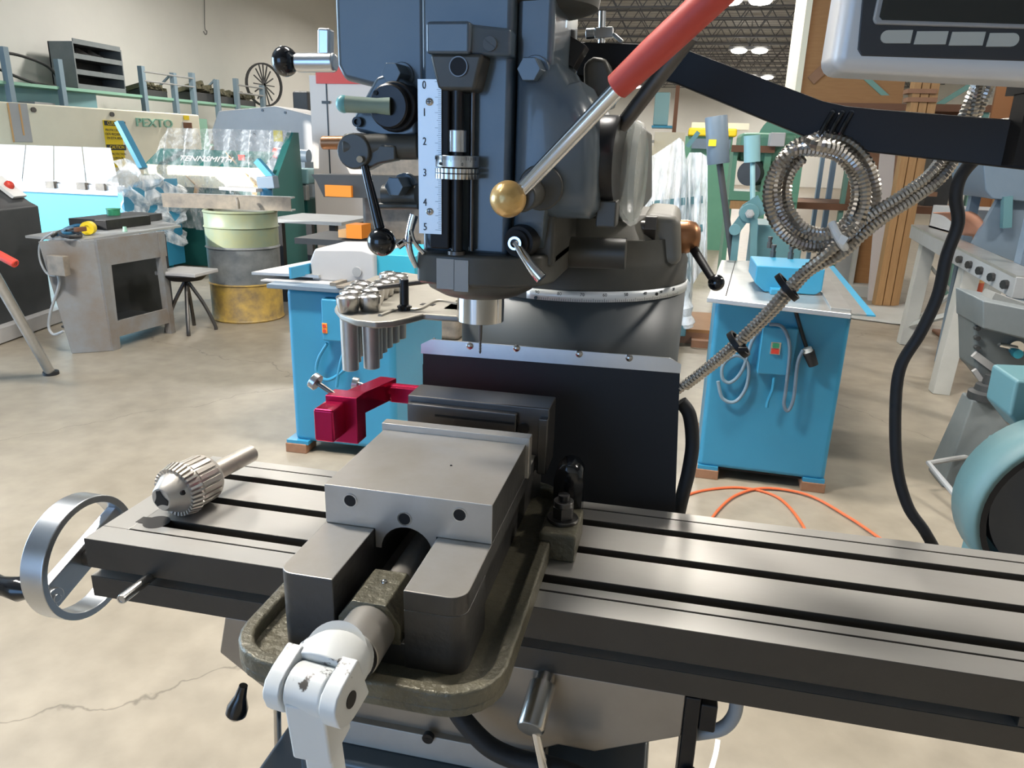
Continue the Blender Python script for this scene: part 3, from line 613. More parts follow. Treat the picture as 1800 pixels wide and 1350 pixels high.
bz = part('screen_bezel', B().prism([(s0.x+0.002, s0.z), (s0.x, s0.z+0.003), (A(1540, 0, Y=0).x, A(1540, 0, Y=0).z), (A(1540, 0, Y=0).x+0.002, 1.68), (0.975, 1.68), (0.975, s1.z-0.006)], 'y', -0.0035, 0.0), 'console_bezel', con, bev=0.0015)
s0 = A(1545, 35, Y=-0.004); s1 = A(1800, 44, Y=-0.004)
part('screen', B().prism([(s0.x+0.002, s0.z), (s0.x, s0.z+0.002), (A(1550, 0, Y=0).x, A(1550, 0, Y=0).z), (A(1550, 0, Y=0).x, 1.675), (0.97, 1.675), (0.97, s1.z-0.006)], 'y', -0.0042, -0.002), 'console_screen', bz)
for i, (xa, xb, ya, yb, rl, rr) in enumerate(((1550, 1600, 53, 76, 1, 0), (1610, 1662, 55, 78, 0, 0), (1672, 1727, 56, 80, 0, 0), (1738, 1789, 58, 82, 0, 1))):
    p = A(xa, ya, Y=-0.002); q = A(xb, yb, Y=-0.002); r = abs(p.z-q.z)/2; zc = (p.z+q.z)/2
    pts = []
    if rl: pts += [(p.x+r+r*math.cos(a), zc+r*math.sin(a)) for a in [PI/2+PI*k/8 for k in range(9)]]
    else: pts += [(p.x+0.0008, p.z), (p.x, q.z)]
    if rr: pts += [(q.x-r+r*math.cos(a), zc+r*math.sin(a)) for a in [-PI/2+PI*k/8 for k in range(9)]]
    else: pts += [(q.x, q.z), (q.x+0.0004, p.z)]
    part('key', B().prism(pts, 'y', -0.0022, 0.0), 'key_cream', con)
part('mount', B().box(0.86, 0.90, 0.055, 0.22, 1.46, 1.50).box(0.862, 0.898, 0.175, 0.205, 1.40, 1.50), 'black_satin', con)
# ---- armored cables
def ridged(r): return lambda i, f: r if i % 2 else r*0.80
def arm_pts(P, k): return P
def cable(pts, r, pitch=0.0022):
    P = catmull(pts, 30); # resample at even pitch
    out = [P[0]]; acc = 0
    for a, b_ in zip(P, P[1:]):
        L = (b_-a).length; t = 0
        while acc+(L-t) >= pitch:
            t += pitch-acc; acc = 0; out.append(a+(b_-a)*(t/L))
        acc += L-t
    return B().tube(out, r, 9, 1, ridged(r))
coil = []
cc = [(1447, 338, 92, 98, 0.250), (1440, 335, 78, 84, 0.241), (1448, 330, 70, 92, 0.258), (1436, 345, 86, 90, 0.234), (1444, 338, 62, 72, 0.246)]
for i, (cx_, cy_, rx, ry, yy) in enumerate(cc):
    for j in range(12):
        a = -PI/2+2*PI*j/12; coil.append(A(cx_+rx*math.cos(a), cy_+ry*math.sin(a), Y=yy+0.004*math.sin(3*a+i)))
c1 = [A(x, y, Y=yy) for x, y, yy in ((1560, 350, .262), (1530, 410, .250), (1470, 452, .236), (1400, 490, .236), (1345, 552, .245), (1285, 610, .255), (1235, 652, .264), (1185, 690, .276))]
cab = thing('armored_cable', 'coiled metal-clad cable tied up under the black console arm', 'cable', A(1440, 440, Y=0.25), world=True)
part('coil', cable(coil, 0.0062), 'armor', cab, ang=25)
u1 = [A(x, y, Y=yy) for x, y, yy in ((1185, 690, .276), (1235, 652, .264), (1285, 610, .255), (1345, 552, .245), (1400, 490, .236), (1460, 440, .228), (1520, 385, .232), (1590, 340, .245), (1640, 300, .262), (1680, 235, .285), (1708, 170, .29), (1735, 110, .26), (1765, 60, .2), (1775, 0, .12))]
part('cable_run', cable(u1, 0.0060), 'armor', cab, ang=25)
u2 = [p+V((0.012, 0.005, 0.007 if k_ < 5 else -0.004)) for k_, p in enumerate(u1)]
part('cable_run', cable(u2, 0.0060), 'armor', cab, ang=25)
part('cable_run', cable([A(x, y, Y=yy) for x, y, yy in ((1510, 420, .25), (1600, 350, .262), (1650, 318, .272), (1700, 230, .29), (1722, 150, .28), (1745, 60, .22))], 0.0052), 'armor', cab, ang=25)
tie = B().tube([A(1462, 392, Y=0.222), A(1470, 410, Y=0.216), A(1480, 428, Y=0.218), A(1486, 436, Y=0.232)], 0.0042, 8, 5)
tie.bar(A(1476, 418, Y=0.215), A(1487, 424, Y=0.214), 0.009, 0.008)
part('white_cable_tie', tie, 'tie_white', cab)
for px, py in ((1383, 512), (1298, 612)):
    part('black_cable_tie', B().ring(A(px-4, py-4, Y=0.232 if px > 1350 else 0.246), (0.72, -0.1, 0.7), 0.017, 0.014, 0.006, 20).bar(A(px, py+2, Y=0.22), A(px+16, py+2, Y=0.22), 0.004, 0.004), 'black_satin', cab)
pc = [A(x, y, Y=yy) for x, y, yy in ((1790, 262, .23), (1730, 270, .235), (1692, 305, .25), (1680, 345, .255), (1684, 392, .258), (1664, 450, .26), (1648, 520, .262), (1618, 585, .264), (1583, 645, .266), (1574, 720, .266), (1577, 820, .266), (1596, 890, .264), (1626, 935, .262), (1650, 985, .262), (1660, 1060, .27), (1640, 1150, .3))]
single('power_cable', 'thick black power cable hanging from the console arm down behind the table', 'cable', B().tube(pc, 0.0062, 12, 8), 'black_rubber')
# ================================================================ vise
vise = thing('machine_vise', 'large steel machine vise bolted on the mill table', 'vise', (0.3725, 0.0, 1.0), world=True)
XC = 0.3725
def rrect(x0, x1, y0, y1, r, n=6):
    out = []
    for cx_, cy_, a in ((x1-r, y1-r, 0), (x0+r, y1-r, PI/2), (x0+r, y0+r, PI), (x1-r, y0+r, 1.5*PI)):
        out += [(cx_+r*math.cos(a+PI/2*k/n), cy_+r*math.sin(a+PI/2*k/n)) for k in range(n+1)]
    return out
fl = B()
o = rrect(0.2585, 0.4825, -0.155, 0.225, 0.045); i_ = rrect(0.2705, 0.4705, -0.143, 0.213, 0.034)
fl.prism(o, 'z', 0.9995, 1.0095)
O0 = [fl.bm.verts.new((x, y, 1.0085)) for x, y in o]; O1 = [fl.bm.verts.new((x, y, 1.0215)) for x, y in o]
I1 = [fl.bm.verts.new((x, y, 1.0215)) for x, y in i_]; I0 = [fl.bm.verts.new((x, y, 1.0085)) for x, y in i_]
n = len(o)
for a, b_ in ((O0, O1), (O1, I1), (I1, I0)):
    for k in range(n): fl.face([a[k], a[(k+1) % n], b_[(k+1) % n], b_[k]])
fl.box(0.470, 0.508, 0.085, 0.150, 0.9995, 1.030); fl.box(0.237, 0.272, 0.085, 0.150, 0.9995, 1.030)
flange = part('base_flange', fl, 'cast_olive', vise, bev=0.003, seg=3)
rl = B().prism(rrect(0.2955, 0.3425, -0.119, 0.0, 0.010)[0:21]+[], 'z', 1.008, 1.0788)
rl = B()
def rail(pts, z0, z1): rl.prism(pts, 'z', z0, z1)
arc = [(0.2955+0.012-0.012*math.sin(PI/2*k/6), -0.119+0.012-0.012*math.cos(PI/2*k/6)) for k in range(7)]
rail([(0.3425, -0.119)]+arc+[(0.2955, 0.21), (0.3425, 0.21)], 1.008, 1.0788)
arc = [(0.4495-0.014+0.014*math.sin(PI/2*k/6), -0.119+0.014-0.014*math.cos(PI/2*k/6)) for k in range(7)]
rail([(0.4005, -0.119)]+arc+[(0.4495, -0.055), (0.4405, -0.045), (0.4405, 0.20), (0.4495, 0.21), (0.4005, 0.21)], 1.008, 1.062)
rail([(0.4005, -0.119)]+arc+[(0.4495, 0.21), (0.4005, 0.21)], 1.0615, 1.0788)
rl.box(0.342, 0.401, -0.118, 0.21, 1.008, 1.030)
body = part('body', rl, 'steel_vise', vise, bev=0.0012, mat2='cast_side_shade', pred=lambda n_: n_.z < 0.5)
# screw block and screw
sb = B().prism([(0.3455, 1.028), (0.3455, 1.046), (0.358, 1.0625), (0.386, 1.0625), (0.3975, 1.046), (0.3975, 1.028)], 'y', -0.1185, -0.070)
sbp = part('screw_block', sb, 'cast_olive', vise, bev=0.001)
part('block_ball', B().ball((0.3725, -0.088, 1.0622), 0.0028), 'steel_bright', sbp)
scr = part('screw', B().cyl((0.3725, -0.08, 1.043), (0.3725, 0.02, 1.043), 0.0115).cyl((0.3725, -0.152, 1.040), (0.3725, -0.117, 1.040), 0.0205, n=40), 'steel_vise', vise, bev=0.0008)
part('collar_ring', B().cyl((0.3725, -0.157, 1.040), (0.3725, -0.151, 1.040), 0.0195, n=40), 'black_satin', scr)
# movable jaw with arch
ac = (0.3725, 1.0605); ar = 0.0235
arch = [(ac[0]+ar*math.cos(PI*k/14), ac[1]+ar*math.sin(PI*k/14)) for k in range(15)]
mj = [(0.2965, 1.0790), (0.2965, 1.1163), (0.4495, 1.1163), (0.4495, 1.0790), (0.4000, 1.0790), (0.4000, 1.0605)]+arch+[(0.3430, 1.0605), (0.3430, 1.0790)]
jaw = part('movable_jaw', B().prism(mj, 'y', -0.035, 0.106), 'steel_vise', vise, bev=0.0008, mat2='cast_side_shade', pred=lambda n_: n_.x > 0.5)  # right face darkened in colour for the shade it lies in
part('jaw_lip', B().box(0.2945, 0.4535, 0.104, 0.118, 1.079, 1.1235), 'steel_vise', jaw, bev=0.0008)
for px, py in ((615.5, 880), (711, 912), (808, 905)):
    c = A(px, py, Y=-0.0352)
    part('jaw_hole', B().ring(c+V((0, 0.001, 0)), (0, -1, 0), 0.0066, 0.0054, 0.0014, 28), 'steel_bright', jaw)
    part('hole_bore', B().cyl(c+V((0, 0.001, 0)), c+V((0, -0.0004, 0)), 0.0055), 'black_satin', jaw)
part('oil_hole', B().cyl(A(793, 819, Z=1.116), A(793, 819, Z=1.1164), 0.0012, n=10), 'black_satin', jaw)
# fixed jaw
fj = B().box(0.300, 0.4625, 0.168, 0.212, 1.06, 1.1345).box(0.302, 0.4275, 0.160, 0.169, 1.0788, 1.1275).box(0.452, 0.4625, 0.160, 0.169, 1.06, 1.125)
fjp = part('fixed_jaw', fj, 'steel_dark', vise, bev=0.0015)
part('jaw_groove', B().box(0.335, 0.4255, 0.1590, 0.1605, 1.1155, 1.1175).box(0.330, 0.418, 0.1590, 0.1605, 1.1035, 1.1055).box(0.352, 0.395, 0.1590, 0.1605, 1.0965, 1.0985), 'black_satin', fjp)
c = A(921, 753, Y=0.167)
part('jaw_bolt', B().cyl(c+V((0, 0.002, 0)), c+V((0, -0.002, 0)), 0.0062), 'black_oxide', fjp)
part('parallel_bar', B().box(0.318, 0.418, 0.146, 0.159, 1.079, 1.098), 'steel_dark', vise, bev=0.0006)
# hold-down: washer, nut, stud, dark strap loop behind
c = V((0.4895, 0.118, 1.030))
hd = part('clamp_washer', B().cyl(c, c+V((0, 0, 0.004)), 0.0165), 'steel_dark', vise, bev=0.0006)
part('clamp_nut', B().cyl(c+V((0, 0, 0.004)), c+V((0, 0, 0.017)), 0.0118, n=6).cyl(c+V((0, 0, 0.017)), c+V((0, 0, 0.023)), 0.0105), 'steel_dark', hd, bev=0.0006)
part('clamp_stud', B().lathe([(0.02+0.001*k, 0.0062 if k % 2 else 0.0056) for k in range(11)], c, (0, 0, 1), 14), 'black_oxide', hd, ang=180)
part('clamp_strap', B().loft([[V((0.4895+w_*a, 0.160+0.012*b_, z)) for a, b_ in ((-1, -1), (-.6, -1.2), (.6, -1.2), (1, -1), (1, 1), (-1, 1))] for z, w_ in ((1.0, 0.015), (1.06, 0.016), (1.072, 0.014), (1.080, 0.008), (1.082, 0.002))]), 'black_gloss', hd, ang=60)
# universal joint crank
J0 = V((0.3725, -0.155, 1.040)); J1 = A(592, 1150, Y=-0.200); ax = (J1-J0).normalized()
uj = part('crank_joint', B().lathe([(0, 0.0180), ((J1-J0).length, 0.0180), ((J1-J0).length+0.006, 0.021)], J0, ax, 36), 'white_chipped', vise)
PV = A(553, 1212, Y=-0.226); ax2 = (PV-J1).normalized()
sx_ = V((1, 0.10, 0.10)); sx_ = (sx_-ax2*sx_.dot(ax2)).normalized(); nz = sx_.cross(ax2).normalized()
if nz.y > 0: nz = -nz
LJ = (PV-J1).length
yk = B()
yk.loft([[J1+ax2*t+sx_*(0.0270*w_*math.cos(2*PI*k/24))+nz*(0.0185*w_*math.sin(2*PI*k/24)) for k in range(24)] for t, w_ in ((-0.012, 0.62), (-0.006, 0.84), (0.004, 0.98), (0.015, 1.0))])
for s in (-1, 1):
    q0 = J1+ax2*0.010+sx_*s*0.0205
    yk.loft([[q0+ax2*t+sx_*(0.0062*a)+nz*(hh*b_) for a, b_ in ((-1, -1), (1, -1), (1, 1), (-1, 1))] for t, hh in ((0.0, 0.0170), (LJ*0.5, 0.0165), (LJ-0.008, 0.0160), (LJ, 0.0140), (LJ+0.005, 0.009), (LJ+0.007, 0.004))])
part('yoke', yk, 'white_chipped', uj, bev=0.0015)
part('pivot_pin', B().cyl(PV-sx_*0.0272, PV+sx_*0.0272, 0.0055), 'black_oxide', uj)
dn = V((0.02, 0.10, -1)).normalized()
cb = B().cyl(PV-sx_*0.0135, PV+sx_*0.0135, 0.0155, n=32)
cb.bar(PV, PV+dn*0.046, 0.027, 0.031, (0, 1, 0)).bar(PV+dn*0.044, PV+dn*0.20, 0.020, 0.017, (0, 1, 0))
part('crank_shaft', cb, 'white_chipped', uj, bev=0.002, seg=2)
# ================================================================ red work stop
ws = thing('work_stop', 'red anodized work stop clamped behind the vise jaw', 'work stop', (0.30, 0.21, 1.10), world=True)
bar = B().box(0.296, 0.468, 0.212, 0.236, 1.100, 1.124)
part('bar', B().cyl((0.243, 0.225, 1.117), (0.452, 0.225, 1.117), 0.0105).box(0.262, 0.30, 0.2125, 0.226, 1.1075, 1.1262), 'red_anodized', ws, bev=0.0008)
part('bar_ring', B().cyl((0.2475, 0.225, 1.117), (0.2585, 0.225, 1.117), 0.0125, n=36), 'red_anodized', ws, bev=0.0006)
P1 = A(690, 690, Y=0.222); P2 = A(603, 722, Y=0.145)
bz0, bz1 = A(600, 692, Y=0.14).z, A(612, 776, Y=0.135).z; bx0, bx1 = A(577, 735, Y=0.135).x, A(631, 735, Y=0.135).x
part('arm', B().bar(V((0.2495, 0.237, 1.118)), V((bx1-0.0125, 0.150, bz0-0.013)), 0.022, 0.025), 'red_anodized', ws, bev=0.001)
blk = part('clamp_block', B().box(bx0, bx1, 0.130, 0.154, bz1, bz0), 'red_anodized', ws, bev=0.001)
part('nose', B().box(A(551, 745, Y=0.10).x, A(586, 745, Y=0.10).x, 0.100, 0.134, A(565, 777, Y=0.10).z, A(565, 720, Y=0.10).z), 'red_anodized', ws, bev=0.003, seg=3)
ts = A(570, 690, Y=0.145); tt = A(555, 671, Y=0.145)
sc1 = part('thumb_screw', B().cyl(V((bx0+0.008, 0.142, bz0-0.004)), tt, 0.0028, n=12), 'steel_dark', ws)
part('screw_head', B().lathe([(-0.003, 0.0095), (0.0045, 0.0095)], tt, (tt-V((bx0+0.008, 0.142, bz0-0.004))), 24), 'aluminum', sc1, bev=0.0008)
t2 = A(629, 675, Y=0.20)
part('thumb_knob', B().cyl(t2+V((0.018, 0, -0.004)), t2, 0.003, n=12).cyl(t2, t2+V((-0.006, -0.001, 0.001)), 0.0075, n=24), 'aluminum', ws)
# ================================================================ drill chuck
n0 = A(283, 878, Z=1.0285); n1 = A(441, 798, Z=1.0275); ax = (n1-n0).normalized(); ax.z = 0; ax.normalize()
LEN = (n1-n0).length
ck = thing('drill_chuck', 'steel drill chuck with toothed collar and shank lying on the table', 'drill chuck', (n0.x, n0.y, 1.0), world=True)
part('body', B().lathe([(0, 0.0125), (0.0015, 0.0140), (0.020, 0.0245), (0.022, 0.0245), (0.030, 0.0265), (0.066, 0.0265), (0.070, 0.0235), (0.073, 0.013)], n0, ax, 48), 'steel_vise', ck)
d_, u_, v_ = frame(ax)
tt = B(); n = 34
for k in range(n):
    a = 2*PI*k/n; r = u_*math.cos(a)+v_*math.sin(a)
    tt.bar(n0+ax*0.0185+r*0.0250, n0+ax*0.0320+r*0.0285, 0.0027, 0.0060, r)
part('gear_teeth', tt, 'steel_vise', ck)
gr = B(); n = 22
for k in range(n):
    a = 2*PI*k/n; r = u_*math.cos(a)+v_*math.sin(a)
    gr.bar(n0+ax*0.036+r*0.0268, n0+ax*0.063+r*0.0268, 0.0052, 0.0022, r)
part('sleeve_grip', gr, 'steel_vise', ck, bev=0.0005)
part('shank', B().lathe([(0.072, 0.0112), (LEN, 0.0112), (LEN+0.0015, 0.0100)], n0, ax, 32), 'steel_vise', ck)
st = []
for k in range(12):
    a = 2*PI*k/12; r = u_*math.cos(a)+v_*math.sin(a); st.append(n0-ax*0.0004+r*(0.0105 if k % 4 < 2 else 0.0062))
jb = B(); jb.loft([st, [p-ax*0.0006 for p in st]])
part('jaw_opening', jb, 'black_satin', ck)
a = 0.0
kh = n0+ax*0.012+(-v_*0.35+V((0.9, -0.2, 0.35)).normalized()).normalized()*0.0
rr = (V((0.80, -0.55, 0.30))-ax*V((0.80, -0.55, 0.30)).dot(ax)).normalized()
part('key_hole', B().cyl(n0+ax*0.0125+rr*0.0185, n0+ax*0.0125+rr*0.0215, 0.0028, n=14), 'black_satin', ck)
# ================================================================ collet rack and collets
RZ = 1.190
rk = thing('collet_rack', 'cast metal collet rack fixed to the side of the mill column', 'tool rack', A(690, 540, Z=RZ), world=True)
pts = [(588, 540), (600, 515), (622, 500), (660, 484), (712, 478), (748, 484), (775, 500), (812, 512), (812, 556), (770, 553), (745, 551), (718, 558), (690, 564), (660, 566), (625, 562), (598, 552)]
P2 = [(A(x, y, Z=RZ).x, A(x, y, Z=RZ).y) for x, y in pts]
nmat('rack_metal', (0.36, 0.335, 0.285), 0.42, 0.5, (0.28, 0.26, 0.22), 15, 0.3)
part('plate', B().prism(P2, 'z', RZ-0.009, RZ), 'rack_metal', rk, bev=0.003, seg=3)
part('rib', B().tube([A(668, 556, Z=RZ), A(700, 545, Z=RZ), A(735, 545, Z=RZ), A(768, 530, Z=RZ), A(805, 535, Z=RZ)], 0.0035, 8, 6), 'rack_metal', rk)
q = A(752, 535, Z=RZ+0.0004)
part('plate_slot', B().box(q.x-0.010, q.x+0.010, q.y-0.006, q.y+0.006, RZ-0.001, RZ+0.0006), 'black_satin', rk)
part('arm_to_column', B().box(A(812, 530, Z=RZ).x-0.01, 0.33, A(812, 545, Z=RZ).y, A(812, 515, Z=RZ).y, RZ-0.009, RZ), 'rack_metal', rk)
cpos = [(612, 531), (650, 529), (617, 521), (656, 517), (625, 513), (665, 509), (635, 506), (675, 503), (688, 497), (684, 489), (700, 492)]
spots = ['at the outer corner of the rack', 'beside the outer corner collet', 'in the second row of the rack, outer side', 'in the second row of the rack, inner side', 'in the third row, outer side', 'in the third row, inner side', 'in the fourth row, outer side', 'in the fourth row, inner side', 'in the back row, middle one', 'in the back row, rearmost', 'in the back row by the chuck key']
c0 = None
for i, (px, py) in enumerate(cpos):
    p = A(px, py, Z=1.2035); p.z = RZ
    lab = 'steel collet '+spots[i]
    if c0 is None:
        c0 = thing('collet', lab, 'collet', p, group='collets standing in the rack')
        part('head', B().lathe([(0.0, 0.0125), (0.0015, 0.0135), (0.014, 0.0155), (0.020, 0.0158), (0.0215, 0.0145), (0.0245, 0.006), (0.0245, 0.004)], (0, 0, 0), (0, 0, 1), 28), 'steel_bright', c0)
        part('shank', B().lathe([(-0.080, 0.009), (-0.079, 0.0110), (-0.02, 0.0118), (0.001, 0.0118)], (0, 0, 0), (0, 0, 1), 28), 'steel_vise', c0)
        part('bore', B().cyl((0, 0, 0.0240), (0, 0, 0.0248), 0.0040, n=14), 'black_satin', c0)
        sl = B()
        for k in range(3):
            a = k*2*PI/3+0.4; sl.bar((0.003*math.cos(a), 0.003*math.sin(a), 0.0248), (0.0145*math.cos(a), 0.0145*math.sin(a), 0.0214), 0.0007, 0.001)
        part('slit', sl, 'black_satin', c0)
    else: clone(c0, p, lab)
kp = A(711, 545, Z=RZ)
key = thing('chuck_key', 'dark chuck key with crossbar standing on the collet rack', 'chuck key', kp, world=False)
part('stem', B().lathe([(0, 0.0075), (0.006, 0.0090), (0.008, 0.0062), (0.042, 0.0062), (0.043, 0.0050)], (0, 0, 0), (0, 0, 1), 20), 'black_oxide', key)
part('teeth', B().prism([((0.0098 if k % 2 else 0.0078)*math.cos(2*PI*k/20), (0.0098 if k % 2 else 0.0078)*math.sin(2*PI*k/20)) for k in range(20)], 'z', 0.0, 0.006), 'black_oxide', key)
part('crossbar', B().cyl((-0.034, -0.012, 0.030), (0.036, 0.016, 0.040), 0.0034, n=14), 'steel_dark', key)
# orange cord on the floor behind the table
oc = [(1210, 925), (1196, 893), (1205, 872), (1250, 860), (1310, 858), (1370, 876), (1412, 925), (1420, 960)]
oc2 = [(1240, 930), (1262, 897), (1295, 870), (1345, 858), (1420, 870), (1490, 908), (1545, 945), (1600, 985)]
single('extension_cord', 'orange extension cord looping on the floor before the blue cabinet', 'cord', B().tube([A(x, y, Z=0.006) for x, y in oc], 0.0058, 8, 8).tube([A(x, y, Z=0.010) for x, y in oc2], 0.0058, 8, 8), 'cord_orange')
# ================================================================ shop around the mill
def proj(p):
    q = V(p)-CAM; z = q.dot(FWD); return 900+FPX*q.dot(RIGHT)/z, 675-FPX*q.dot(UP)/z
def Hz(P, py):
    """height on the vertical line through floor point P that shows at image row py"""
    lo, hi = -1.0, 6.0
    for _ in range(40):
        m = (lo+hi)/2
        if proj((P[0], P[1], m))[1] > py: lo = m
        else: hi = m
    return (lo+hi)/2
def F(px, py): p = A(px, py, Z=0.0); return p
def obox(b, P, Q, dep, z0, z1, t0=0.0, inset=0.0):
    """box whose front face stands on the floor line P-Q and whose depth runs away from the camera"""
    P = V((P[0], P[1], 0)); Q = V((Q[0], Q[1], 0)); d = (Q-P).normalized(); nrm = V((-d.y, d.x, 0))
    if nrm.dot(FWD) < 0: nrm = -nrm
    P = P+d*inset+nrm*t0; Q = Q-d*inset+nrm*t0
    pts = [P, Q, Q+nrm*dep, P+nrm*dep]
    return b.hexa([p+V((0, 0, z0)) for p in pts]+[p+V((0, 0, z1)) for p in pts])
nmat('cream', (0.90, 0.84, 0.66), 0.5, 0, (0.83, 0.77, 0.60), 3, 0.3)
nmat('cyan', (0.03, 0.34, 0.46), 0.4, 0, (0.04, 0.38, 0.50), 2, 0.3)
nmat('sheet_white', (0.72, 0.74, 0.76), 0.35, 0.3)
nmat('dark_green', (0.02, 0.12, 0.11), 0.4)
nmat('green_mach', (0.10, 0.26, 0.17), 0.45, 0, (0.12, 0.29, 0.19), 4, 0.3)
nmat('mint', (0.27, 0.50, 0.38), 0.5)
nmat('teal', (0.08, 0.185, 0.205), 0.45, 0, (0.10, 0.205, 0.225), 5, 0.3)
nmat('teal_light', (0.22, 0.40, 0.43), 0.42)
nmat('charcoal', (0.035, 0.038, 0.04), 0.5, 0, (0.05, 0.052, 0.054), 6, 0.3)
nmat('light_grey', (0.47, 0.46, 0.45), 0.5, 0, (0.42, 0.41, 0.405), 4, 0.3)
nmat('pinkish', (0.62, 0.55, 0.50), 0.55)
nmat('tan_cast', (0.30, 0.25, 0.19), 0.6, 0, (0.10, 0.09, 0.08), 9, 0.3)
nmat('drum_green', (0.18, 0.25, 0.20), 0.42, 0, (0.28, 0.28, 0.14), 5, 0.35)
nmat('drum_grey', (0.09, 0.10, 0.105), 0.45, 0, (0.21, 0.22, 0.215), 9, 0.3)
nmat('drum_yellow', (0.56, 0.36, 0.07), 0.45, 0, (0.20, 0.14, 0.07), 9, 0.55)
nmat('bench_grey', (0.22, 0.235, 0.245), 0.55, 0, (0.19, 0.155, 0.125), 3.2, 0.7)
nmat('plywood', (0.36, 0.18, 0.065), 0.6, 0, (0.29, 0.135, 0.045), 5, 0.3, stretch=(1, 1, 9))
nmat('timber', (0.42, 0.24, 0.10), 0.65, 0, (0.32, 0.17, 0.065), 7, 0.3, stretch=(8, 8, 0.8))
nmat('brown_board', (0.30, 0.15, 0.08), 0.65, 0, (0.22, 0.11, 0.06), 5, 0.3)
nmat('copper_sheet', (0.60, 0.30, 0.20), 0.4, 0.4)
nmat('rack_green', (0.15, 0.30, 0.25), 0.5)
nmat('rack_blue', (0.20, 0.28, 0.34), 0.5)
nmat('junk', (0.07, 0.075, 0.05), 0.7, 0, (0.16, 0.14, 0.08), 14, 0.5)
nmat('strap', (0.66, 0.38, 0.16), 0.5)
nmat('wheel_teal', (0.085, 0.165, 0.175), 0.5, 0, (0.10, 0.185, 0.19), 5, 0.3)
nmat('blue_grey', (0.12, 0.165, 0.215), 0.45, 0, (0.145, 0.19, 0.235), 5, 0.3)
nmat('cast_bluegrey', (0.15, 0.175, 0.185), 0.5, 0, (0.20, 0.22, 0.225), 7, 0.3)
nmat('rust_brown', (0.16, 0.07, 0.035), 0.65)
nmat('stand_white', (0.50, 0.50, 0.47), 0.5, 0, (0.42, 0.42, 0.39), 5, 0.3)
def film_mat(name, alpha, col=(0.92, 0.94, 0.95)):
    m = bpy.data.materials.new(name); m.use_nodes = True; MATS[name] = m; nt = m.node_tree; N = nt.nodes; L = nt.links; b = N['Principled BSDF']
    b.inputs['Base Color'].default_value = (*col, 1); b.inputs['Roughness'].default_value = 0.22
    tc = N.new('ShaderNodeTexCoord'); mp = N.new('ShaderNodeMapping'); mp.inputs['Scale'].default_value = (7, 7, 2)
    no = N.new('ShaderNodeTexNoise'); no.inputs['Scale'].default_value = 3; no.inputs['Detail'].default_value = 5
    r = N.new('ShaderNodeMapRange'); r.inputs['From Min'].default_value = 0.35; r.inputs['From Max'].default_value = 0.7; r.inputs['To Min'].default_value = alpha*0.4; r.inputs['To Max'].default_value = min(1, alpha*1.7)
    bp = N.new('ShaderNodeBump'); bp.inputs['Strength'].default_value = 0.25; bp.inputs['Distance'].default_value = 0.02
    L.new(tc.outputs['Object'], mp.inputs[0]); L.new(mp.outputs[0], no.inputs[0]); L.new(no.outputs[0], r.inputs[0]); L.new(r.outputs[0], b.inputs['Alpha'])
    L.new(no.outputs[0], bp.inputs['Height']); L.new(bp.outputs[0], b.inputs['Normal'])
film_mat('wrap_film', 0.72); film_mat('wrap_film_thin', 0.24)
# ---------------------------------------------------------------- blue machine cabinet on the right
P, Q = F(1224, 838), F(1446, 866)
zt = Hz(P, 527)
bmr = thing('cabinet_machine', 'blue sheet metal machine cabinet with switch box and dangling plug, on reddish wood blocks', 'machine', ((P.x+Q.x)/2, P.y+0.3, 0), world=True)
body = part('cabinet', obox(B(), P, Q, 0.62, 0.055, zt), 'machine_blue', bmr, bev=0.022, seg=4)
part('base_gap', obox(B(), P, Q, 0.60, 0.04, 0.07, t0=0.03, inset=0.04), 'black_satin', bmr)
d = (Q-P).normalized()
for k, (pp, s) in enumerate(((P, 1), (Q, -1))):
    for off in (0.0, 0.52):
        part('foot_plate', obox(B(), pp if s > 0 else pp-d*0.09, pp+d*0.09 if s > 0 else pp, 0.10, 0.044, 0.062, t0=off-0.006), 'machine_blue', bmr)
        part('wood_block', obox(B(), pp-d*0.006 if s > 0 else pp-d*0.094, pp+d*0.094 if s > 0 else pp+d*0.006, 0.11, 0.0, 0.044, t0=off-0.01), 'wood_block', bmr, bev=0.003)
ta, tb_, tc_, td = A(1243, 523, Z=zt+0.02), A(1497, 552, Z=zt+0.02), A(1438, 462, Z=zt+0.02), A(1268, 457, Z=zt+0.02)
part('table_top', B().hexa([V((p.x, p.y, zt)) for p in (ta, tb_, tc_, td)]+[V((p.x, p.y, zt+0.02)) for p in (ta, tb_, tc_, td)]), 'galv', bmr, bev=0.003)
part('table_seam', B().bar(A(1276, 520, Z=zt+0.021), A(1293, 458, Z=zt+0.021), 0.004, 0.002), 'dark_slot', bmr)
ga, gb = A(1478, 546, Z=zt+0.022), A(1424, 462, Z=zt+0.022)
part('side_guide', B().bar(ga, gb, 0.075, 0.018).bar(ga+V((0.06, 0, -0.01)), gb+V((0.06, 0, -0.01)), 0.07, 0.008), 'galv', bmr, bev=0.002)
part('side_wing', B().bar(ga+V((0.085, 0, -0.012)), gb+V((0.085, 0, -0.012)), 0.085, 0.006), 'machine_blue', bmr)
h0, h1 = A(1345, 512, Z=zt+0.03), A(1438, 512, Z=zt+0.03)
hb = B().prism([(h0.x, zt+0.022), (h0.x-0.045, zt+0.06), (h0.x-0.045, zt+0.135), (h1.x+0.005, zt+0.135), (h1.x+0.005, zt+0.04), (h1.x-0.02, zt+0.022)], 'y', h0.y+0.03, h0.y+0.36)
hsg = part('roller_housing', hb, 'machine_blue', bmr, bev=0.006)
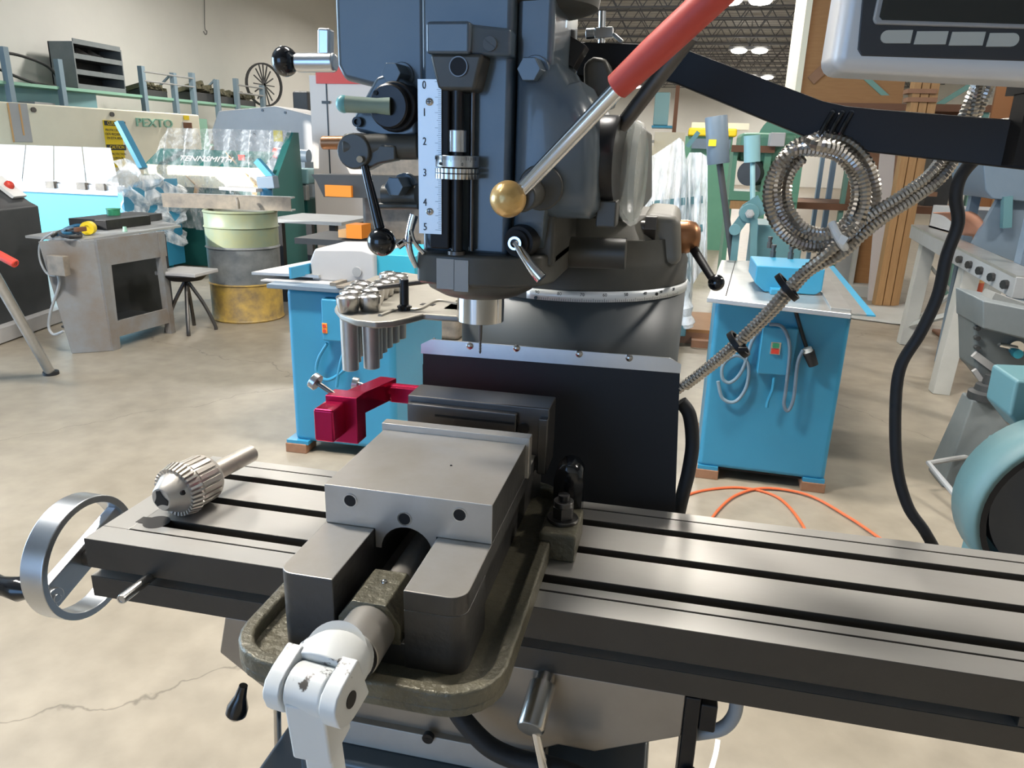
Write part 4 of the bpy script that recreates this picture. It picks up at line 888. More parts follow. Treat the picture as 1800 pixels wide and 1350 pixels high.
for px, py in ((1358, 452), (1352, 436), (1389, 455)):
    c = A(px, py, Z=zt+0.135); part('adjusting_bolt', B().cyl(c, c+V((0, 0, 0.03)), 0.014, n=6).cyl(c+V((0, 0, 0.03)), c+V((0, 0, 0.045)), 0.009).cyl(c+V((0, 0, 0.045)), c+V((0, 0, 0.058)), 0.013, n=6), 'steel_dark', hsg)
part('outfeed_block', B().box(h0.x+0.02, h0.x+0.10, h0.y-0.02, h0.y+0.03, zt+0.02, zt+0.045), 'machine_blue', bmr, bev=0.003)
yb = P.y-0.055
s0, s1 = A(1341, 574, Y=yb), A(1392, 662, Y=yb)
swb = part('switch_box', B().box(s0.x, s1.x, yb, yb+0.056, s1.z, s0.z), 'machine_blue', bmr, bev=0.006)
c = A(1363, 612, Y=yb)
part('switch_plate', B().box(c.x-0.020, c.x+0.020, yb-0.004, yb+0.001, c.z-0.026, c.z+0.026), 'steel_bright', swb)
part('start_button', B().box(c.x-0.013, c.x+0.013, yb-0.010, yb-0.003, c.z+0.003, c.z+0.022), 'green_btn', swb)
part('stop_button', B().box(c.x-0.015, c.x+0.015, yb-0.012, yb-0.003, c.z-0.022, c.z-0.002), 'red', swb)
yc = P.y-0.03
part('cord', B().tube([A(x, y, Y=yc) for x, y in ((1338, 580), (1322, 600), (1305, 650), (1285, 672), (1270, 665), (1272, 640), (1295, 625), (1315, 640), (1312, 680), (1292, 706), (1270, 700), (1262, 670))], 0.0075, 8, 6), 'rack_blue', bmr)
part('cord', B().tube([A(x, y, Y=yb-0.01) for x, y in ((1352, 570), (1375, 575), (1388, 610), (1382, 680), (1378, 710), (1385, 722), (1395, 700), (1402, 640), (1412, 615))], 0.0075, 8, 6), 'blue_grey', bmr)
part('cord', B().tube([A(x, y, Y=yc) for x, y in ((1398, 545), (1408, 580), (1418, 612))], 0.008, 8, 6), 'black_rubber', bmr)
part('plug', B().cyl(A(1421, 618, Y=yc-0.02), A(1430, 642, Y=yc-0.02), 0.024, 0.020), 'black_rubber', bmr)
part('plug_face', B().cyl(A(1418, 612, Y=yc-0.021), A(1421, 620, Y=yc-0.021), 0.019, 0.022), 'tie_white', bmr)
part('cable_stub', B().tube([A(1361, 664, Y=yb), A(1358, 685, Y=yb), A(1350, 705, Y=yb), A(1348, 716, Y=yb)], 0.007, 8, 5), 'machine_blue', bmr)
# ---------------------------------------------------------------- blue machine cabinet on the left
P, Q = F(519, 792), F(697, 812)
zt = Hz(P, 505)
bml = thing('cabinet_machine', 'blue sheet metal machine cabinet with orange outlet box and grey gearbox on top', 'machine', (P.x+0.3, P.y+0.3, 0), world=True)
part('cabinet', obox(B(), P, Q, 0.75, 0.05, zt), 'machine_blue', bml, bev=0.03, seg=4)
d = (Q-P).normalized()
part('foot_plate', obox(B(), P-d*0.03, P+d*0.08, 0.10, 0.044, 0.062, t0=-0.02), 'machine_blue', bml)
part('wood_block', obox(B(), P-d*0.035, P+d*0.07, 0.11, 0.0, 0.046, t0=-0.025), 'wood_block', bml, bev=0.003)
part('wood_block', obox(B(), Q-d*0.08, Q+d*0.02, 0.11, 0.0, 0.052, t0=0.6), 'wood_block', bml, bev=0.003)
part('wood_block', obox(B(), P-d*0.02, P+d*0.07, 0.11, 0.0, 0.052, t0=0.6), 'wood_block', bml, bev=0.003)
part('top_plate', obox(B(), P-d*0.06, Q+d*0.05, 0.85, zt, zt+0.02, t0=-0.05), 'blue_grey', bml, bev=0.003)
za = zt+0.05
wing = [A(442, 478, Z=za), A(560, 484, Z=za), A(610, 458, Z=za), A(560, 455, Z=za)]
part('side_table', B().hexa([p+V((0, 0, -0.012)) for p in wing]+wing), 'galv', bml)
wing = [A(458, 492, Z=zt+0.022), A(585, 500, Z=zt+0.022), A(620, 480, Z=zt+0.022), A(520, 474, Z=zt+0.022)]
part('side_table', B().hexa([p+V((0, 0, -0.006)) for p in wing]+wing), 'light_grey', bml)
part('fence', B().bar(A(510, 480, Z=za+0.02), A(592, 462, Z=za+0.02), 0.012, 0.05), 'machine_blue', bml)
g0 = A(562, 492, Y=P.y+0.12); g1 = A(640, 492, Y=P.y+0.12)
gbx = part('gearbox', B().prism([(g0.x-0.03, zt+0.02), (g0.x-0.035, zt+0.11), (g0.x-0.01, zt+0.165), (g1.x+0.0, zt+0.175), (g1.x+0.06, zt+0.16), (g1.x+0.06, zt+0.02)], 'y', P.y+0.10, P.y+0.42), 'light_grey', bml, bev=0.012, seg=3)
c = A(628, 478, Y=P.y+0.098)
part('gearbox_cap', B().cyl(c+V((0, 0.01, 0)), c+V((0, -0.006, 0)), 0.022), 'grey_paint', gbx)
b0 = A(672, 486, Y=P.y+0.14)
part('blue_cover', B().prism([(b0.x-0.04, zt+0.02), (b0.x-0.045, zt+0.13), (b0.x-0.01, zt+0.155), (b0.x+0.16, zt+0.155), (b0.x+0.16, zt+0.02)], 'y', P.y+0.13, P.y+0.55), 'cyan', bml, bev=0.006)
part('slide_rail', B().bar(A(585, 500, Z=zt+0.028), A(648, 480, Z=zt+0.028), 0.03, 0.014).bar(A(600, 505, Z=zt+0.028), A(690, 478, Z=zt+0.028), 0.05, 0.01), 'tan_cast', bml)
yb = P.y-0.045
s0, s1 = A(563, 525, Y=yb), A(603, 602, Y=yb)
ob = part('outlet_box', B().box(s0.x, s1.x, yb, yb+0.07, s1.z, s0.z), 'machine_blue', bml, bev=0.008)
c = A(571, 577, Y=yb)
part('outlet', B().box(c.x-0.012, c.x+0.012, yb-0.004, yb+0.002, c.z-0.023, c.z+0.023), 'orange', ob, bev=0.002)
for s in (-1, 1): part('socket', B().cyl(c+V((0, -0.003, s*0.011)), c+V((0, -0.006, s*0.011)), 0.0075, n=14), 'red', ob)
part('cord', B().tube([A(x, y, Y=yb+0.01) for x, y in ((575, 604), (560, 630), (557, 655), (575, 668), (600, 655), (615, 635), (605, 620), (596, 650), (592, 680))], 0.008, 8, 6), 'machine_blue', bml)
# ---------------------------------------------------------------- grey machine stand with clutter
P0, P1, P2 = F(126, 622), F(197, 617), F(309, 584)
bs = thing('work_stand', 'worn grey steel machine stand with open front, cluttered top', 'stand', (P1.x-0.1, P1.y+0.3, 0), world=True)
zt = Hz(P1, 424)
d1 = (P1-P0).normalized(); d2 = (P2-P1).normalized()
b = B()
top0 = P0-d1*0.10
lo = [P0, P1, P1+d2*0.08, P0+d2*0.08]
hi = [P0-d1*0.09, P1-d1*0.02, P1+d2*0.10, P0-d1*0.09+d2*0.10]
b.hexa([V((p.x, p.y, 0)) for p in lo]+[V((p.x, p.y, zt+0.006)) for p in hi])
part('end_panel', b, 'bench_grey', bs, bev=0.004)
inn = V((-d2.y, d2.x, 0)); inn = inn if inn.x < 0 else -inn
part('apron', B().bar(V((P1.x, P1.y, zt-0.08))+inn*0.01, V((P2.x, P2.y, zt-0.08))+inn*0.01, 0.02, 0.18), 'bench_grey', bs)
part('leg', B().bar(V((P2.x, P2.y, 0))+inn*0.02-d2*0.03, V((P2.x, P2.y, zt))+inn*0.02-d2*0.05, 0.05, 0.05, (0, 1, 0)), 'bench_grey', bs)
part('leg', B().bar(V((P1.x, P1.y, 0))+inn*0.02+d2*0.03, V((P1.x, P1.y, zt))+inn*0.02+d2*0.02, 0.05, 0.06, (0, 1, 0)), 'bench_grey', bs)
part('bottom_rail', B().bar(V((P1.x, P1.y, 0.14))+inn*0.01, V((P2.x, P2.y, 0.14))+inn*0.01, 0.02, 0.11), 'bench_grey', bs)
part('back_panel', B().bar(V((P1.x, P1.y, zt*0.5))+inn*0.42+d2*0.42, V((P2.x, P2.y, zt*0.5))+inn*0.42+d2*0.45, 0.02, zt*0.8), 'charcoal', bs)
part('shelf', B().bar(V((P1.x, P1.y, 0.13))+inn*0.22, V((P2.x, P2.y, 0.13))+inn*0.22, 0.42, 0.015), 'charcoal', bs)
za = zt+0.01
tp = [A(44, 414, Z=za), A(140, 422, Z=za), A(318, 396, Z=za), A(250, 380, Z=za)]
part('top', B().hexa([p+V((0, 0, -0.016)) for p in tp]+tp), 'grey_paint', bs)
part('junction_box', B().bar(A(88, 465, Y=P0.y-0.05), A(118, 468, Y=P0.y-0.05), 0.05, 0.13), 'tan_cast', bs, bev=0.005)
part('cord', B().tube([A(x, y, Y=P0.y-0.03) for x, y in ((100, 480), (104, 500), (90, 545), (86, 575), (95, 588), (112, 582))], 0.009, 8, 6).tube([A(x, y, Y=P0.y-0.03) for x, y in ((95, 408), (72, 425), (70, 455), (82, 480), (98, 485))], 0.007, 8, 6), 'grey_paint', bs)
zc = za+0.002
def flat(px0, py0, px1, py1, w, h, name, label, cat, mat, z=zc):
    p, q = A(px0, py0, Z=z), A(px1, py1, Z=z)
    return single(name, label, cat, B().bar(p+V((0, 0, h/2)), q+V((0, 0, h/2)), w, h), mat, bev=0.003)
flat(152, 398, 258, 385, 0.30, 0.055, 'steel_plate', 'dark flat steel plate stack on the grey stand', 'steel plate', 'charcoal')
flat(178, 404, 256, 394, 0.10, 0.07, 'steel_channel', 'dark steel channel lying before the plate stack', 'channel', 'black_oxide')
pc = A(160, 412, Z=zc)+V((0, 0, 0.047))
single('tape_roll', 'yellow tape roll on the corner of the grey stand', 'tape', B().ring(pc, (0.4, -1, 0), 0.045, 0.02, 0.06, 24).cyl(pc, pc+V((0.02, -0.05, 0)), 0.03), 'yellow')
pc = A(200, 378, Z=zc+0.055)
single('green_tin', 'small green tin on the dark steel plates', 'tin', B().cyl(pc, pc+V((0, 0, 0.045)), 0.05).cyl(pc+V((0, 0, 0.045)), pc+V((0, 0, 0.052)), 0.054), 'green_btn')
pc = A(220, 407, Z=zc)
single('small_cup', 'tiny mint green cup on the grey stand top', 'cup', B().cyl(pc, pc+V((0, 0, 0.035)), 0.016, 0.012), 'mint')
random.seed(3)
for nm, lab, mt, pts in (('coiled_cord', 'tangled blue cord heap on the grey stand', 'machine_blue_dark', ((100, 412), (120, 400), (140, 396), (150, 404), (125, 410), (108, 408), (135, 399), (155, 400))), ('coiled_cord', 'tangled black cord with red ends on the grey stand', 'black_rubber', ((92, 415), (110, 406), (132, 408), (142, 415), (122, 417), (105, 410), (128, 402)))):
    single(nm, lab, 'cord', B().tube([A(x, y, Z=zc+0.012+0.01*(i % 3)) for i, (x, y) in enumerate(pts)], 0.011, 8, 6), mt)
single('red_connector', 'red brown connector lying in the cords on the grey stand', 'connector', B().bar(A(132, 404, Z=zc+0.05), A(150, 402, Z=zc+0.05), 0.03, 0.03), 'rust_brown', bev=0.005)
# silver strut reaching to the floor at the left
p = F(90, 658); q = A(-40, 430, Y=2.55)
st = thing('support_stand', 'silver tube stand with slanting leg and red grip before the black machine', 'stand', p, world=True)
q2 = q+V((-0.9, -0.15, 0.0))
part('top_beam', B().bar(q+V((0.06, 0, 0.01)), q2, 0.10, 0.08), 'charcoal', st, bev=0.008)
part('tube', B().cyl(V((q2.x-0.25, q2.y-0.1, 0)), q2, 0.028), 'aluminum', st)
lv0 = A(28, 464, Y=q.y)
part('red_grip', B().lathe([(0, 0.018), (0.004, 0.022), (0.13, 0.022), (0.15, 0.014)], lv0, (q+V((0.02, 0, 0.0)))-lv0, 20), 'red', st)
part('grip_rod', B().cyl(lv0, q+V((0.02, 0, 0)), 0.010), 'steel_dark', st)
part('tube', B().cyl(p, q, 0.028), 'aluminum', st); part('foot', B().cyl(p, p+V((0, 0, 0.02)), 0.045), 'black_rubber', st)
# black machine
P, Q = F(-60, 628), F(118, 563)
bk = thing('black_machine', 'charcoal machine cabinet with red switch and warning stickers, on a pale plinth', 'machine', (P.x-0.2, P.y+0.4, 0), world=True)
d = (Q-P).normalized(); nr = V((-d.y, d.x, 0)); nr = nr if nr.dot(FWD) > 0 else -nr
z1 = Hz(Q, 382); z2 = Hz(P, 372)
def W(s, t, z): q_ = P+d*s+nr*t; return V((q_.x, q_.y, z))
L = (Q-P).length
part('plinth', B().bar(W(0, 0.04, 0.06), W(L, 0.04, 0.06), 0.1, 0.10), 'light_grey', bk)
zk = max(z1, 0.9)
part('cabinet', B().loft([[W(s, 0.08, 0.0), W(s, 0.06, zk), W(s, 0.12, zk+0.03), W(s, 0.34, zk+0.20), W(s, 0.75, zk+0.22), W(s, 0.75, 0)] for s in (0, L*0.97)]), 'charcoal', bk, bev=0.01)
s_ = L*0.92
part('switch_panel', B().hexa([W(s_-0.10, 0.15, zk+0.06), W(s_+0.05, 0.15, zk+0.06), W(s_+0.05, 0.32, zk+0.20), W(s_-0.10, 0.32, zk+0.20), W(s_-0.10, 0.13, zk+0.075), W(s_+0.05, 0.13, zk+0.075), W(s_+0.05, 0.30, zk+0.215), W(s_-0.10, 0.30, zk+0.215)]), 'white', bk)
part('red_switch', B().ball(W(s_-0.02, 0.21, zk+0.15), 0.035), 'red', bk)
part('warning_sticker', B().hexa([W(s_-0.75, 0.16, zk+0.06), W(s_-0.5, 0.16, zk+0.06), W(s_-0.5, 0.30, zk+0.18), W(s_-0.75, 0.30, zk+0.18), W(s_-0.75, 0.15, zk+0.07), W(s_-0.5, 0.15, zk+0.07), W(s_-0.5, 0.29, zk+0.19), W(s_-0.75, 0.29, zk+0.19)]), 'cream', bk)
# drum
c = F(412, 566); c = V((c.x, c.y+0.22, 0)); R = 0.285
dr = thing('steel_drum', 'dented steel drum, yellow below and grey green above', 'drum', c)
ztp = 0.90
part('yellow_band', B().lathe([(0, R), (0.012, R+0.008), (0.025, R), (0.30, R), (0.305, R+0.01), (0.315, R)], (0, 0, 0), (0, 0, 1), 40), 'drum_yellow', dr)
part('grey_band', B().lathe([(0.314, R), (0.59, R), (0.595, R+0.01), (0.61, R)], (0, 0, 0), (0, 0, 1), 40), 'drum_grey', dr)
part('green_band', B().lathe([(0.609, R), (0.75, R), (0.757, R+0.01), (0.77, R), (0.865, R), (0.875, R+0.009), (0.887, R), (0.887, R-0.02), (0.87, R-0.03)], (0, 0, 0), (0, 0, 1), 40), 'drum_green', dr)
p, q = A(283, 374, Z=0.92), A(512, 366, Z=0.92)
pk = thing('steel_channel', 'long grey steel channel lying across the drum top', 'channel', (c.x, c.y, 0.887), world=True)
e0 = V((A(288, 374, Y=c.y-0.12).x, c.y-0.12, 0.887)); e1 = V((A(512, 366, Y=c.y+0.05).x, c.y+0.05, 0.887)); up = V((0, 0, 1))
part('web', B().bar(e0+up*0.055, e1+up*0.055, 0.012, 0.11), 'tan_cast', pk)
part('flange', B().bar(e0+up*0.006+V((0, .04, 0)), e1+up*0.006+V((0, .04, 0)), 0.09, 0.012).bar(e0+up*0.104+V((0, .04, 0)), e1+up*0.104+V((0, .04, 0)), 0.09, 0.012), 'grey_paint', pk)
part('hook', B().tube([V((c.x+0.06, c.y-0.12, 0.905)), V((c.x+0.065, c.y-0.13, 0.95)), V((c.x+0.05, c.y-0.12, 0.985))], 0.012, 8, 4), 'tan_cast', pk)
# small stool between stand and drum
c = F(332, 580)
stl = thing('shop_stool', 'low shop stool with grey seat beside the drum', 'stool', (c.x+0.03, c.y-0.01, 0))
part('seat', B().box(-0.17, 0.17, -0.13, 0.17, 0.44, 0.47), 'light_grey', stl, bev=0.008)
part('under_seat', B().cyl((0, 0, 0.40), (0, 0, 0.44), 0.12, 0.16), 'black_satin', stl)
for a in range(4):
    x, y = 0.17*math.cos(a*PI/2+0.5), 0.17*math.sin(a*PI/2+0.5)
    part('leg', B().tube([(0, 0, 0.40), (x*0.6, y*0.6, 0.22), (x, y, 0.05), (x*1.05, y*1.05, 0.0)], 0.014, 8, 5), 'steel_dark', stl)
# ---------------------------------------------------------------- cyan brake
Y0 = 6.0
def X6(px, py, y=Y0): return A(px, py, Y=y)
cb = thing('cyan_brake', 'bright cyan sheet metal brake with white slanting bed', 'brake', (-5.4, 6.4, 0), world=True)
xl, xr = X6(-60, 340).x, X6(214, 340).x
zlo, zhi = 0.0, X6(120, 338).z
part('front_panel', B().box(xl, xr, Y0, Y0+0.05, 0.12, zhi), 'cyan', cb, bev=0.006)
part('base', B().box(xl+0.1, xr-0.1, Y0+0.05, Y0+0.8, 0, zhi-0.05), 'cyan', cb)
zb = X6(100, 322).z; ztp = A(100, 262, Y=Y0+0.45).z
part('rail', B().box(xl, xr, Y0-0.05, Y0+0.06, zhi-0.01, zb), 'sheet_white', cb, bev=0.006)
b = B()
nf = 5
for k in range(nf):
    xa = xl+(xr-xl)*k/nf+0.006; xb = xl+(xr-xl)*(k+1)/nf-0.006; xtr = A(196, 266, Y=Y0+0.45).x; kt = (xtr-xl+0.3)/(xr-xl); xc_ = xl-0.3+(xa-xl)*kt; xd_ = xl-0.3+(xb-xl)*kt
    part('bed_finger', B().hexa([(xa, Y0-0.02, zb), (xb, Y0-0.02, zb), (xd_, Y0+0.45, ztp), (xc_, Y0+0.45, ztp), (xa, Y0-0.02, zb+0.03), (xb, Y0-0.02, zb+0.03), (xd_, Y0+0.45, ztp+0.03), (xc_, Y0+0.45, ztp+0.03)]), 'sheet_white', cb)
part('end_arm', B().prism([(Y0-0.06, 0.1), (Y0-0.06, zb-0.06), (Y0+0.30, zb+0.05), (Y0+0.8, zb+0.05), (Y0+0.8, 0.1)], 'x', xr, xr+0.06), 'machine_blue', cb)
def film3(u, v):
    return V((xr+0.10+0.06*math.sin(u*17+v*6)+0.05*math.sin(v*23), Y0-0.15+0.95*u+0.05*math.sin(v*15), 0.35+0.85*v-0.25*u*v+0.05*math.sin(u*13)))
part('film_scrap', B().grid(film3, 26, 20), 'wrap_film', cb)
part('red_mark', B().hexa([X6(60, 268, Y0+0.40), X6(90, 272, Y0+0.40), X6(90, 266, Y0+0.42), X6(60, 262, Y0+0.42), X6(60, 268, Y0+0.39), X6(90, 272, Y0+0.39), X6(90, 266, Y0+0.41), X6(60, 262, Y0+0.41)]), 'red', cb)
for px in (98, 152, 185): part('rail_clamp', B().box(X6(px, 325).x-0.05, X6(px, 325).x+0.05, Y0-0.08, Y0-0.03, zb-0.05, zb+0.02), 'tan_cast', cb)
# ---------------------------------------------------------------- cream shear with signs
ZT = 1.78
P, Q = A(-60, 174, Z=ZT), A(350, 202, Z=ZT)
sh = thing('cream_shear', 'cream coloured power shear panel with green lettering and yellow warning signs', 'shear', ((P.x+Q.x)/2, (P.y+Q.y)/2, 0), world=True)
d = (Q-P); d.z = 0; L = d.length; d.normalize(); nr = V((-d.y, d.x, 0)); nr = nr if nr.dot(FWD) > 0 else -nr
def S(s, t, z): return V((P.x, P.y, 0))+d*s+nr*t+V((0, 0, z))
part('panel', B().hexa([S(0, 0, 0.55), S(L, 0, 0.55), S(L, 0.25, 0.55), S(0, 0.25, 0.55), S(0, 0, ZT), S(L, 0, ZT), S(L, 0.25, ZT), S(0, 0.25, ZT)]), 'cream', sh, bev=0.02)
part('frame', B().hexa([S(0, 0.1, 0), S(L, 0.1, 0), S(L, 0.7, 0), S(0, 0.7, 0), S(0, 0.1, 0.6), S(L, 0.1, 0.6), S(L, 0.7, 0.6), S(0, 0.7, 0.6)]), 'green_mach', sh)
part('end_post', B().bar(S(L+0.06, 0.1, 0), S(L+0.06, 0.1, ZT-0.05), 0.10, 0.3, (0, 1, 0)), 'mint', sh)
def onp(px, py, t=0.0):
    """point on the panel's front plane"""
    dr_ = ray(px, py); o_ = S(0, t, 0); k = (o_-CAM).dot(nr)/dr_.dot(nr); return CAM+dr_*k
def plate(name, px0, py0, px1, py1, mat, t=-0.012, par=sh):
    a, c_ = onp(px0, py0, t), onp(px1, py1, t); b_ = V((c_.x, c_.y, a.z)); e = V((a.x, a.y, c_.z))
    k = nr*0.01
    return part(name, B().hexa([e, V((c_.x, c_.y, c_.z)), c_+k, e+k, a, b_, b_+k, a+k]), mat, par)
wsgn = plate('warning_sign', 181, 211, 222, 294, 'yellow')
hdr1 = plate('sign_header', 183, 212, 221, 222, 'ink', -0.016, wsgn); hdr2 = plate('sign_header', 187, 254, 222, 264, 'ink', -0.016, wsgn)
def sgn(nm, s, px, py, size, mat, par, t=-0.018, sx=0.8): text(nm, s, size, mat, par, onp(px, py, t), d, (0, 0, 1), 0.001, sx=sx)
sgn('sign_text', 'CUIDADO', 202, 217, 0.060, 'yellow', wsgn, -0.020)
sgn('sign_text', 'CAUTION', 206, 259, 0.060, 'yellow', wsgn, -0.020)
for i, s in enumerate(('PROTECCION DE', 'OJOS REQUERIDA', 'EN ESTA AREA')): sgn('sign_text', s, 202, 229+7*i, 0.044, 'ink', wsgn)
for i, s in enumerate(('EYE PROTECTION', 'REQUIRED IN', 'THIS AREA')): sgn('sign_text', s, 205, 271+7*i, 0.044, 'ink', wsgn)
text('maker_lettering', 'PEXTO', 0.155, 'mint', sh, onp(272, 217, -0.016), d, (0, 0, 1), 0.012, sx=1.25)
plate('yellow_label', 323, 203, 333, 211, 'yellow'); wl_ = plate('notice', 321, 214, 339, 250, 'white'); plate('notice_header', 322, 215, 338, 226, 'rust_brown', -0.016, wl_)
ch = plate('gauge_chart', 14, 180, 58, 250, 'light_grey'); plate('chart_stripe', 15, 181, 24, 250, 'strap', -0.016, ch); plate('chart_stripe', 35, 183, 41, 238, 'strap', -0.016, ch)
for px, py in ((58, 193), (196, 201)): 
    c = onp(px, py, -0.01); part('bolt_head', B().cyl(c, c-nr*0.02, 0.03), 'steel_dark', sh)
# ---------------------------------------------------------------- wrapped green brake
Y1 = 7.15
def T(px, py, y=Y1): return A(px, py, Y=y)
tb = thing('wrapped_brake', 'dark green folding brake strapped and wrapped in clear film', 'brake', (-4.6, 7.2, 0), world=True)
x0, x1 = T(248, 300).x, T(470, 310).x
zA, zB, zC, zD = T(360, 268, Y1+0.35).z, T(360, 297, Y1+0.05).z, T(360, 330, Y1).z, 0.0
def slab4(name, za, ya, zb, yb, xa, xb, mat, th=0.03, par=tb): return part(name, B().hexa([(xa, ya, za), (xb, ya, za), (xb, yb, zb), (xa, yb, zb), (xa, ya+th, za+th), (xb, ya+th, za+th), (xb, yb+th, zb+th), (xa, yb+th, zb+th)]), mat, par)
ppt = slab4('name_panel', zB+0.02, Y1+0.08, zA, Y1+0.35, x0, x1-0.1, 'dark_green')
ap = slab4('apron', zC, Y1, zB, Y1+0.06, x0, x1, 'cream')
part('body', B().box(x0+0.05, x1-0.02, Y1+0.04, Y1+0.7, 0.0, zC), 'dark_green', tb, bev=0.01)
text('maker_lettering', 'TENNSMITH', 0.12, 'white', ppt, T(362, 280, Y1+0.185), (1, 0, 0), (0, 0.75, 0.65), 0.004, sx=1.05)
part('end_leg', B().prism([(Y1-0.05, 0), (Y1-0.05, zC), (Y1+0.5, zA+0.25), (Y1+0.62, zA+0.25), (Y1+0.7, 0)], 'x', x1, x1+0.08), 'dark_green', tb)
part('end_leg', B().prism([(Y1-0.05, 0), (Y1-0.05, zC), (Y1+0.4, zC+0.2), (Y1+0.7, zC), (Y1+0.7, 0)], 'x', x0-0.08, x0), 'machine_blue_dark', tb)
part('lift_arm', B().bar(T(252, 296, Y1-0.1), T(209, 214, Y1-0.1), 0.05, 0.10, (0, 1, 0)), 'machine_blue', tb)
part('flag_label', B().box(T(428, 277, Y1+0.2).x-0.04, T(428, 277, Y1+0.2).x+0.04, Y1+0.155, Y1+0.165, T(428, 277, Y1+0.2).z-0.03, T(428, 277, Y1+0.2).z+0.03), 'red', tb)
for pa in (((290, 275, .30), (346, 328, -.02), (343, 350, -.02)), ((398, 270, .30), (450, 326, -.02), (446, 350, -.02))):
    pts = [T(x, y, Y1+yy-0.02) for x, y, yy in pa]
    part('strap', B().bar(pts[0], pts[1], 0.055, 0.006, (0, 1, 1)).bar(pts[1], pts[2], 0.055, 0.006, (0, 1, 0)), 'strap', tb)
def film(u, v):
    x = x0+0.1+(x1-x0-0.02)*u; zz = T(360, 226, Y1+0.4).z
    z = 0.55+(zz-0.55)*v-0.10*math.sin(u*PI)*(1-v)
    y = Y1-0.16+0.55*v*v+0.05*math.sin(u*37+v*9)+0.03*math.sin(u*83+v*20)
    return V((x, y, z))
part('film_wrap', B().grid(film, 60, 24), 'wrap_film_thin', tb)
def film2(u, v):
    return V((x0-0.55+0.55*u+0.06*math.sin(v*11), Y1-0.22+0.22*u+0.07*math.sin(u*19+v*13), 0.30+0.80*v+0.1*math.sin(u*9)))
part('film_bundle', B().grid(film2, 30, 24), 'wrap_film', tb)
# blue vise pedestal before the wrapped brake
p = A(468, 330, Y=6.2)
gpd = thing('blue_lever_head', 'small blue clamp head on a post at the end of the wrapped brake', 'clamp', (p.x, p.y, 0), world=True)
part('post', B().cyl((p.x, p.y, 0), (p.x, p.y, p.z), 0.06), 'machine_blue_dark', gpd)
part('head', B().bar(A(456, 322, Y=6.2), A(486, 320, Y=6.2), 0.1, 0.12), 'blue_grey', gpd, bev=0.01)
part('arm', B().bar(A(452, 282, Y=6.2), A(478, 312, Y=6.2), 0.06, 0.06), 'machine_blue', gpd)
part('side_plate', B().bar(A(398, 330, Y=6.15), A(462, 334, Y=6.15), 0.25, 0.03), 'light_grey', gpd)
# ---------------------------------------------------------------- light grey trapezoid machine
Y2 = 9.2
G = lambda px, py: (A(px, py, Y=Y2).x, A(px, py, Y=Y2).z)
gm = thing('grey_press_brake', 'large light grey machine guard with clipped corners and yellow label', 'machine', (A(460, 240, Y=Y2).x, Y2+0.5, 0), world=True)
part('guard', B().prism([(G(372, 228)[0], 0.05), G(372, 228), G(383, 195), G(484, 186), G(548, 202), (G(548, 202)[0], 0.05)], 'y', Y2, Y2+0.9), 'light_grey', gm, bev=0.02)
for px, py in ((461, 194), (501, 198), (446, 236), (520, 240)):
    q = A(px, py, Y=Y2-0.01); part('bolt_head', B().cyl(q, q+V((0, 0.03, 0)), 0.018, n=10), 'black_oxide', gm)
q, r = A(480, 229, Y=Y2-0.006), A(497, 249, Y=Y2-0.006); part('yellow_label', B().box(q.x, r.x, Y2-0.008, Y2, r.z, q.z), 'yellow', gm)
part('ram_tube', B().cyl(A(492, 272, Y=Y2-0.6), A(543, 275, Y=Y2-0.6), 0.085), 'blue_grey', gm)
part('tube_cap', B().cyl(A(483, 268, Y=Y2-0.6), A(492, 270, Y=Y2-0.6), 0.07), 'red', gm)
part('lower_bed', B().box(A(470, 300, Y=Y2-0.7).x, A(543, 300, Y=Y2-0.7).x, Y2-0.8, Y2-0.4, 0.0, A(540, 285, Y=Y2-0.7).z), 'blue_grey', gm)
# green-grey sheet roller table in front of it
Y3 = 8.0
rt = thing('slip_roller', 'long pale green sheet roller bed behind the drum', 'machine', (A(540, 330, Y=Y3).x, Y3, 0), world=True)
xa, xb = A(492, 320, Y=Y3).x, A(542, 320, Y=Y3).x
part('bed', B().box(xa, xb, Y3, Y3+0.4, A(540, 324, Y=Y3).z, A(540, 296, Y=Y3+0.2).z), 'teal_light', rt, bev=0.02)
part('front_apron', B().box(xa, xb, Y3-0.06, Y3+0.02, A(540, 352, Y=Y3).z, A(540, 326, Y=Y3).z), 'grey_paint', rt, bev=0.01)
for px in (502, 532):
    x = A(px, 350, Y=Y3).x; part('leg', B().box(x-0.06, x+0.06, Y3, Y3+0.4, 0, A(540, 350, Y=Y3).z), 'dark_green', rt)
# steel work table with black legs
Y4 = 5.6
wt = thing('steel_table', 'plain grey steel table with black legs behind the drum', 'table', (A(500, 400, Y=Y4).x, Y4+0.3, 0), world=True)
zT = A(500, 386, Y=Y4).z; xa, xb = A(466, 388, Y=Y4).x, A(600, 388, Y=Y4).x
part('top', B().box(xa, xb, Y4, Y4+0.7, zT-0.03, zT), 'grey_paint', wt)
for x in (xa+0.12, xb-0.1):
    for y in (Y4+0.05, Y4+0.62): part('leg', B().box(x-0.03, x+0.03, y-0.03, y+0.03, 0, zT-0.03), 'black_satin', wt)
part('lower_shelf', B().box(xa+0.05, xb-0.05, Y4+0.05, Y4+0.62, 0.25, 0.28), 'brown_board', wt)
